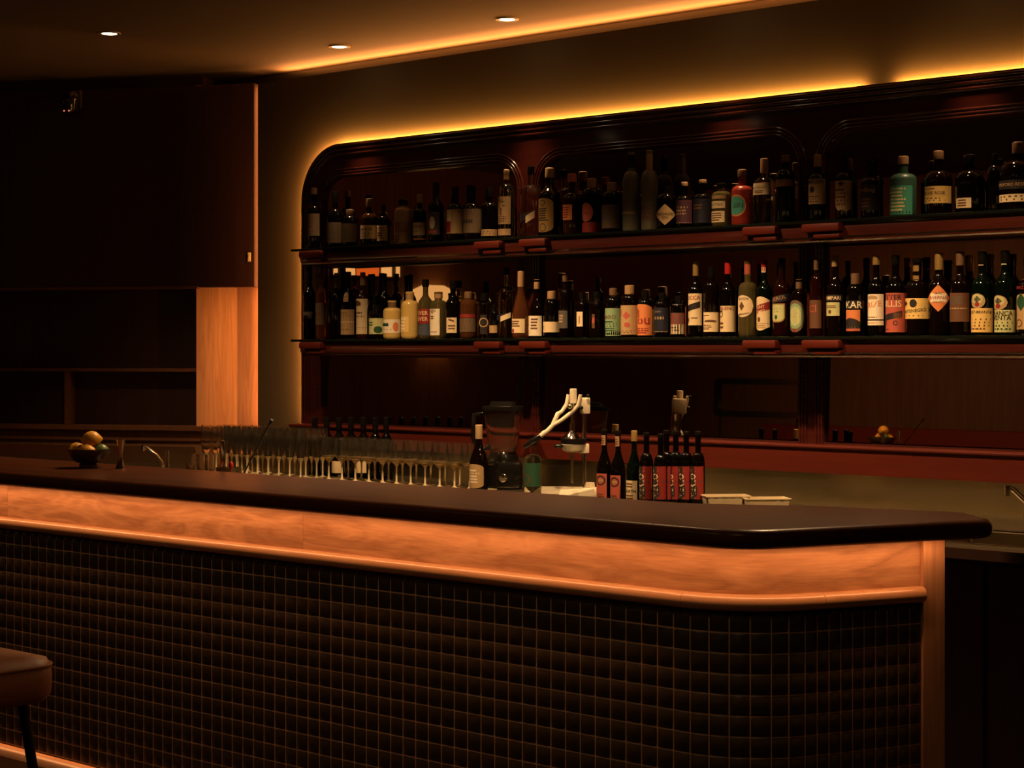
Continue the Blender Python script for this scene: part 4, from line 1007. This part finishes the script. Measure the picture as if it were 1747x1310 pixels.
for q, pts in enumerate(([(970, 673), (967, 690), (959, 702), (952, 706), (946, 718), (943, 725)], [(990, 673), (987, 690), (979, 700), (971, 707), (958, 717), (943, 726)])):
    yy = 0.02 if q == 0 else -0.03
    G().tube([J(a, b, yy*(1-i/5)) for i, (a, b) in enumerate(pts)], [.0075, .009, .008, .010, .009, .009], 8).build('lever_arm', enamel, ju, 50)
G().tube([J(944, 725), J(934, 735), J(928, 739), J(919, 746)], [.010, .0095, .011, .0085], 8).build('lever', enamel, ju, 50)
G().tube([J(922, 744), J(918, 747), J(900, 759), J(894, 763)], [.012, .0145, .013, .008], 10).build('grip', black_plastic, ju, 50)
g = G().ball(J(1003, 675, -.035), .008); g.ball(J(991, 695, -.035), .009); g.build('pivot_bolt', black_metal, ju, 60)
G().ball(J(972, 693, -.02), .011).build('pivot_knob', steel, ju, 60)
G().lathe([(.036, J(0, 748)[2]), (.030, J(0, 743)[2]), (.008, J(0, 734)[2]), (.008, J(0, 722)[2])], 24, (975-978)/s, -.005, 0).build('press_cone', chrome, ju, 40)
G().lathe([(.052, J(0, 757)[2]), (.054, J(0, 755)[2]), (.054, J(0, 748)[2]), (.040, J(0, 748)[2]), (.030, J(0, 756)[2])], 28, (979-978)/s, 0, 0).build('press_ring', black_metal, ju, 40)
G().lathe([(.03, J(0, 771)[2]), (.043, J(0, 768)[2]), (.052, J(0, 758)[2]), (.046, J(0, 757)[2])], 28, (978-978)/s, 0, 0).build('cup_holder', enamel, ju, 40)
G().box(.02, xc+.02, -.015, .03, J(0, 773)[2], J(0, 757)[2], .004).build('bracket', enamel, ju, 40)
G().ball(J(953, 760, -.05), .014, sc=(1.4, 1, .7)).build('lock_knob', black_plastic, ju, 60)

# plastic tubs
def tub(px, w, label, Y, ribs, h=0.052, yaw=CAMR+0.12):
    p = at(px, HOR, Y); t = thing('plastic_tub', label, 'container', (p.x, Y, ZK), yaw, 'plastic tubs on the counter')
    hw, hd = w/2, 0.055
    n = 40; pr = []
    vs_ = []; fs_ = []
    ring = lambda k_, z, a: [((hw*k_-r_)*sx if 0 else 0, 0, z) for r_ in ()]
    def loop(k_, z, rib):
        out = []
        for i in range(n):
            f_ = i/n*4; side = int(f_); q = f_-side
            x, y = [(-1+2*q, -1), (1, -1+2*q), (1-2*q, 1), (-1, 1-2*q)][side]
            e = 1+(rib if i % 2 else 0)
            out.append((x*hw*k_*e, y*hd*k_*e, z))
        return out
    rib = 0.035 if ribs else 0.0
    rings = [loop(.86, 0, 0), loop(.87, .004, rib), loop(.96, h-.008, rib), loop(.97, h-.004, 0), loop(1.03, h-.004, 0), loop(1.03, h, 0), loop(.95, h, 0), loop(.84, .004, 0)]
    for r_ in rings: vs_ += r_
    for a in range(len(rings)-1):
        for i in range(n): fs_.append((a*n+i, a*n+(i+1) % n, (a+1)*n+(i+1) % n, (a+1)*n+i))
    fs_.append(list(range(n))[::-1]); fs_.append([(len(rings)-1)*n+i for i in range(n)])
    me_obj('tub_body', vs_, fs_, mat('milky_plastic', (0.72, 0.60, 0.38), 0.35, trans=0.25), t, 30)
tub(1238, .168, 'ribbed milky plastic tub left of its twin behind the worktop corner', 5.76, True)
tub(1306, .165, 'milky plastic tub on the right, partly behind the ribbed one', 5.82, True, .046)

# faucets and knobs on the counter
def faucet(px, Y, label, k=1.0, mir=1):
    p = at(px, HOR, Y); t = thing('faucet', label, 'faucet', (p.x, Y, ZK), CAMR)
    G().lathe([(.020, 0), (.020, .012), (.012, .016), (.012, .035)], 18).build('base', chrome, t, 40)
    G().tube([(0, 0, .03), (-.005*mir, 0, .07*k), (-.03*mir, 0, .115*k), (-.075*mir, 0, .165*k), (-.088*mir, 0, .172*k)], .0095, 10).build('spout', chrome, t, 60)
    G().lathe([(.010, .142*k), (.011, .148*k), (.011, .182*k), (.008, .184*k)], 14, -.094*mir, 0, 0).build('nozzle', chrome, t, 40)
    return t
p = at(1716, HOR, 5.62)
faucet(1768, 5.70, 'chrome faucet with slanted spout at the right edge above the sink', 0.85)
faucet(277, 5.62, 'chrome faucet with slanted spout behind the fruit bowl end of the bar', 0.72)
def tap_post(px, Y, h, r, label, z=ZK):
    p = at(px, HOR, Y)
    o = G().lathe([(r*1.2, 0), (r*1.2, .006), (r, .009), (r, h-.004), (r*.8, h)], 18).build('steel_post', chrome, None, 40)
    o.location = (p.x, Y, z); tag(o, label, 'post'); return o
tap_post(286, 5.60, .108, .010, 'short upright steel tap post right of the left faucet')
tap_post(1652, 5.40, .055, .019, 'short chrome standpipe at the sink right of the oak end post', 0.862)
# tall shot glasses
sg = None
for px, yt, wh in ((326, 772, 'left one'), (344, 771, 'middle one'), (359, 773, 'right one')):
    p = at(px, HOR, 5.55)
    if sg is None:
        sg = G().lathe([(.019, 0), (.021, .004), (.025, .105), (.0232, .105), (.0195, .014), (.0005, .012)], 18).build('shot_glass', glass, None, 50); o = sg
    else: o = dup(sg)
    o.location = (p.x, 5.55, ZK); tag(o, 'small straight clear glass left of the flutes, '+wh+' of three', 'glass', 'small straight glasses')

# ------------------------------------------------------------------ on the bar
ZWK = 1.1
# fruit bowl
p = at(151, 795, 3.72); bx, by = p.x, 3.72
bowl = thing('fruit_bowl', 'dark round footed bowl holding lemons on the bar worktop', 'bowl', (bx, by, ZWK))
g = G().lathe([(.030, 0), (.032, .002), (.032, .010), (.026, .014), (.045, .020), (.064, .036), (.073, .060), (.0735, .064), (.0705, .064), (.062, .040), (.043, .025), (.0005, .020)], 32)
g.build('bowl_shell', mat('smoked_glass', (0.10, 0.07, 0.045), 0.06, trans=0.55, var=0.03), bowl, 40)
lem = mat('lemon_peel', (0.58, 0.27, 0.02), 0.4, vscale=160, var=0.1, bump=0.25)
lim = mat('lime_peel', (0.06, 0.10, 0.012), 0.4, vscale=160, var=0.15, bump=0.25)
def citrus(dx, dz, dy, r, rot, label, m, name='lemon'):
    pts = [(0.0005, -1.32), (.12, -1.27), (.3, -1.1), (.62, -.85), (.88, -.5), (1.0, 0), (.88, .5), (.6, .85), (.28, 1.1), (.13, 1.24), (.0005, 1.28)]
    o = G().lathe([(a*r, b*r) for a, b in pts], 20).build(name, m, None, 60)
    o.location = (bx+dx*RX-dy*VX, by+dx*RY-dy*VY, ZWK+dz); o.rotation_euler = rot
    tag(o, label, 'fruit'); return o
hy = CAMR
citrus(.012, .096, .004, .029, (0, PI/2*.98, hy+.3), 'yellow lemon lying on top of the fruit in the bowl', lem)
citrus(-.040, .060, .0, .026, (0, PI/2, hy+1.0), 'lemon at the left inside the fruit bowl', lem)
citrus(.002, .054, .034, .028, (0, PI/2, hy-.2), 'lemon at the front of the bowl seen through its side', lem)
citrus(.044, .056, .004, .025, (0, PI/2, hy+.6), 'green lime at the right inside the fruit bowl', lim, 'lime')
# jigger
p = at(206, 797, 3.76)
jg = G().lathe([(.0165, .0), (.0172, .001), (.0052, .040), (.0052, .046), (.0150, .098), (.0140, .098), (.0048, .05), (.0005, .048)], 22).build('jigger', chrome, None, 40)
jg.location = (p.x, 3.76, ZWK); tag(jg, 'polished double-cone jigger standing right of the fruit bowl', 'jigger')
# steel caddy with tools on the service ledge
p = at(390, HOR, 4.12); cxy = p
tin = G().lathe([(.040, 0), (.042, .003), (.045, .118), (.0435, .118), (.040, .006), (.0005, .005)], 24).build('steel_tin', steel, None, 40)
tin.location = (p.x, 4.12, .975); tag(tin, 'low steel tin holding bar tools behind the worktop left of the flutes', 'tin')
md = thing('muddler', 'thick steel muddler standing upright in the steel tin', 'muddler', (p.x-.02*RX, 4.12-.02*RY, .982))
G().lathe([(.010, 0), (.0105, .01), (.0095, .12), (.010, .195), (.0075, .203)], 16).build('shaft', chrome, md, 40)
bs = thing('bar_spoon', 'long black bar spoon leaning right out of the steel tin', 'spoon', (p.x, 4.12, .985))
e0 = Vector((0.012*RX, .012*RY, .01)); e1 = Vector((at(464, 716, 4.12)-Vector((p.x, 4.12, .985))))
G().tube([e0, e0.lerp(e1, .5), e0.lerp(e1, .93), e1], [.0028, .0028, .0028, .0055], 8).build('shaft', black_metal, bs, 60)
G().ball(e0, .012, sc=(.8, .8, 1)).build('bowl_end', black_metal, bs, 60)
rs = at(394, 791, 4.10)
o = G().lathe([(.003, 0), (.003, .108), (.008, .112), (.009, .124), (.005, .130)], 14).build('cocktail_pick', mat('red_plastic', (0.5, 0.03, 0.02), 0.3), None, 40)
o.location = (rs.x, 4.10, .984); tag(o, 'small red-topped pick standing in the steel tin', 'pick')
# open dark frame on the bar, seen in the mirror
fs = thing('menu_frame', 'open black rounded frame on thin legs on the bar, reflected in the right mirrors', 'frame', (-6.30, 3.58, ZWK))
fp = closed_fillet([(-.31, .15), (.31, .15), (.31, .375), (-.31, .375)], [.03]*4, 5)
fin = closed_fillet([(-.275, .185), (.275, .185), (.275, .34), (-.275, .34)], [.015]*4, 5)
fill_shape('frame_ring', [fp, fin], -.015, .015, black_plastic, fs)
for x in (-.27, .27):
    G().lathe([(.012, 0), (.006, .006), (.006, .155)], 12, x, 0, 0).build('leg', black_metal, fs, 40)

# ------------------------------------------------------------------ stools
def stool(loc, label):
    t = thing('bar_stool', label, 'stool', (*loc, 0))
    hw = .20
    vs_ = []; fs_ = []
    loopz = [(.62, .655, 0), (.93, .662, 0), (.99, .68, 0), (1.0, .72, 0), (.985, .745, 0), (.95, .762, 0), (.7, .772, 0), (.3, .776, 0)]
    base = closed_fillet([(-hw, -hw), (hw, -hw), (hw, hw), (-hw, hw)], [.07]*4, 6); n = len(base)
    for k_, z, _ in loopz: vs_ += [(q.x*k_, q.y*k_, z) for q in base]
    for a in range(len(loopz)-1):
        for i in range(n): fs_.append((a*n+i, a*n+(i+1) % n, (a+1)*n+(i+1) % n, (a+1)*n+i))
    fs_.append(list(range(n))[::-1]); fs_.append([(len(loopz)-1)*n+i for i in range(n)])
    seat = fix_normals(me_obj('seat', vs_, fs_, leather, t, 60))
    ring = [(q.x*.992, q.y*.992, .748) for q in base]; ring.append(ring[0]); ring.append(ring[1])
    G().tube(ring, .0042, 6).build('piping', leather, seat, 60)
    for sx in (-1, 1):
        for sy in (-1, 1):
            G().tube([(sx*.13, sy*.13, .658), (sx*.165, sy*.165, .35), (sx*.20, sy*.20, 0.0)], [.013, .012, .009], 8).build('leg', black_metal, t, 60)
    rr = [(.172, -.172, .27), (.172, .172, .27), (-.172, .172, .27), (-.172, -.172, .27), (.172, -.172, .27)]
    G().tube(rr, .007, 6).build('foot_ring', black_metal, t, 40)
    return t
s1 = stool((-4.03, 2.375), 'brown leather bar stool with piped square seat at lower left before the tiles')
s2 = dup(s1, loc=(-3.585, 1.895, 0)); s2['label'] = 'second leather bar stool, only its edge showing at the left border below the other seat'

# banquette along the front wall and wall lamps seen in the mirrors, plus added unseen sconces
bq = thing('banquette', 'red upholstered banquette along the opposite wall, seen in the right mirror', 'bench', (0, 0, 0))
redv = mat('red_velvet', (0.30, 0.035, 0.02), 0.7, vscale=60)
G().box(-9.6, -3.2, YFR+.02, YFR+.16, .45, 1.24, .03).build('backrest', redv, bq, 40)
G().box(-9.6, -3.2, YFR+.12, YFR+.62, .22, .46, .04).build('seat', redv, bq, 40)
G().box(-9.55, -3.25, YFR+.05, YFR+.56, 0, .22).build('base', panel_dark, bq)
lb = thing('lit_window', 'glowing wall light with orange centre pane between two cream panes, seen in the mirror', 'lamp', (XE+.002, 2.70, 2.05))
gm = mat('lamp_frame_dark', (0.05, 0.02, 0.01), 0.4)
for (a, b, m_) in ((-.26, -.155, emit('pane_cream', (1.0, .5, .16), 1.5)), (-.125, .105, emit('pane_orange', (1.0, .16, .02), 1.1)), (.125, .235, MATS['pane_cream'])):
    G().box(.03, .04, a, b, .02, .17).build('pane', m_, lb)
g = G().box(0, .035, -.34, .34, -.015, .015); g.box(0, .035, -.34, .34, .172, .19); g.box(.0, .03, -.34, .34, 0.01, .18)
g.build('lamp_frame', gm, lb)
for y_ in (-.325, .325): G().box(.03, .05, y_-.012, y_+.012, 0.02, .17).build('light_bar', MATS['pane_cream'], lb)
def sconce(x, y, z, rz, label):
    hx = thing('wall_sconce', label, 'lamp', (x, y, z), rz, 'faceted paper wall sconces')
    g = G().lathe([(.12, -.13), (.36, .0), (.30, .09), (.12, .155)], 8)
    g.f = [f for f in g.f if len(f) == 4]
    for v in g.v: v.x = max(0.0, v.x*.45)+.004
    g.build('shade', emit('paper_shade', (1.0, .52, .17), L_SCONCE), hx)
    G().box(0, .006, -.05, .05, -.06, .06).build('wall_plate', gm, hx)
    G().ball((.045, 0, .0), .022).build('bulb', emit('bulb_glow', (1.0, .5, .2), 110.0), hx)
sconce(XE, 1.95, 1.86, 0, 'faceted cream paper sconce glowing on the far wall, seen in the mirror')
for x in (-4.6, -2.6, -0.6): sconce(x, YFR, 1.90, PI/2, 'added paper wall sconce on the wall behind the viewer, outside the frame')  # unseen lamps added to brighten glass stems and labels
for y in (1.2, 3.6): sconce(XR, y, 1.90, PI, 'added paper wall sconce on the right wall, outside the frame')  # two more added lamps, out of view and clear of the mirrors

# security camera under the ceiling
cpos = lw(1.03, 0.10)
sc_ = thing('security_camera', 'dark dome camera on a short wall bracket at upper left', 'camera', (cpos.x, cpos.y, 2.80), math.atan2(D.y, D.x)+PI)
G().box(-.03, .03, .062, .08, -.01, .09, .006).build('bracket', mat('camera_grey', (.06, .045, .03), .4), sc_, 40)
G().tube([(0, .07, .06), (0, .03, .07), (0, 0, .06), (0, 0, .035)], .014).build('arm', MATS['camera_grey'], sc_, 50)
g = G().lathe([(.03, .045), (.05, .035), (.052, .0)]+[(.05*math.cos(a), -.002-.05*math.sin(a)) for a in (0, .4, .8, 1.2, 1.55)], 22); g.build('dome', mat('smoke_dome', (.02, .017, .015), .1), sc_, 50)
for x in (-.014, .014): G().ball((x, -.040, -.034), .0045).build('indicator', emit('camera_led', (1, .25, .12), .8), sc_)
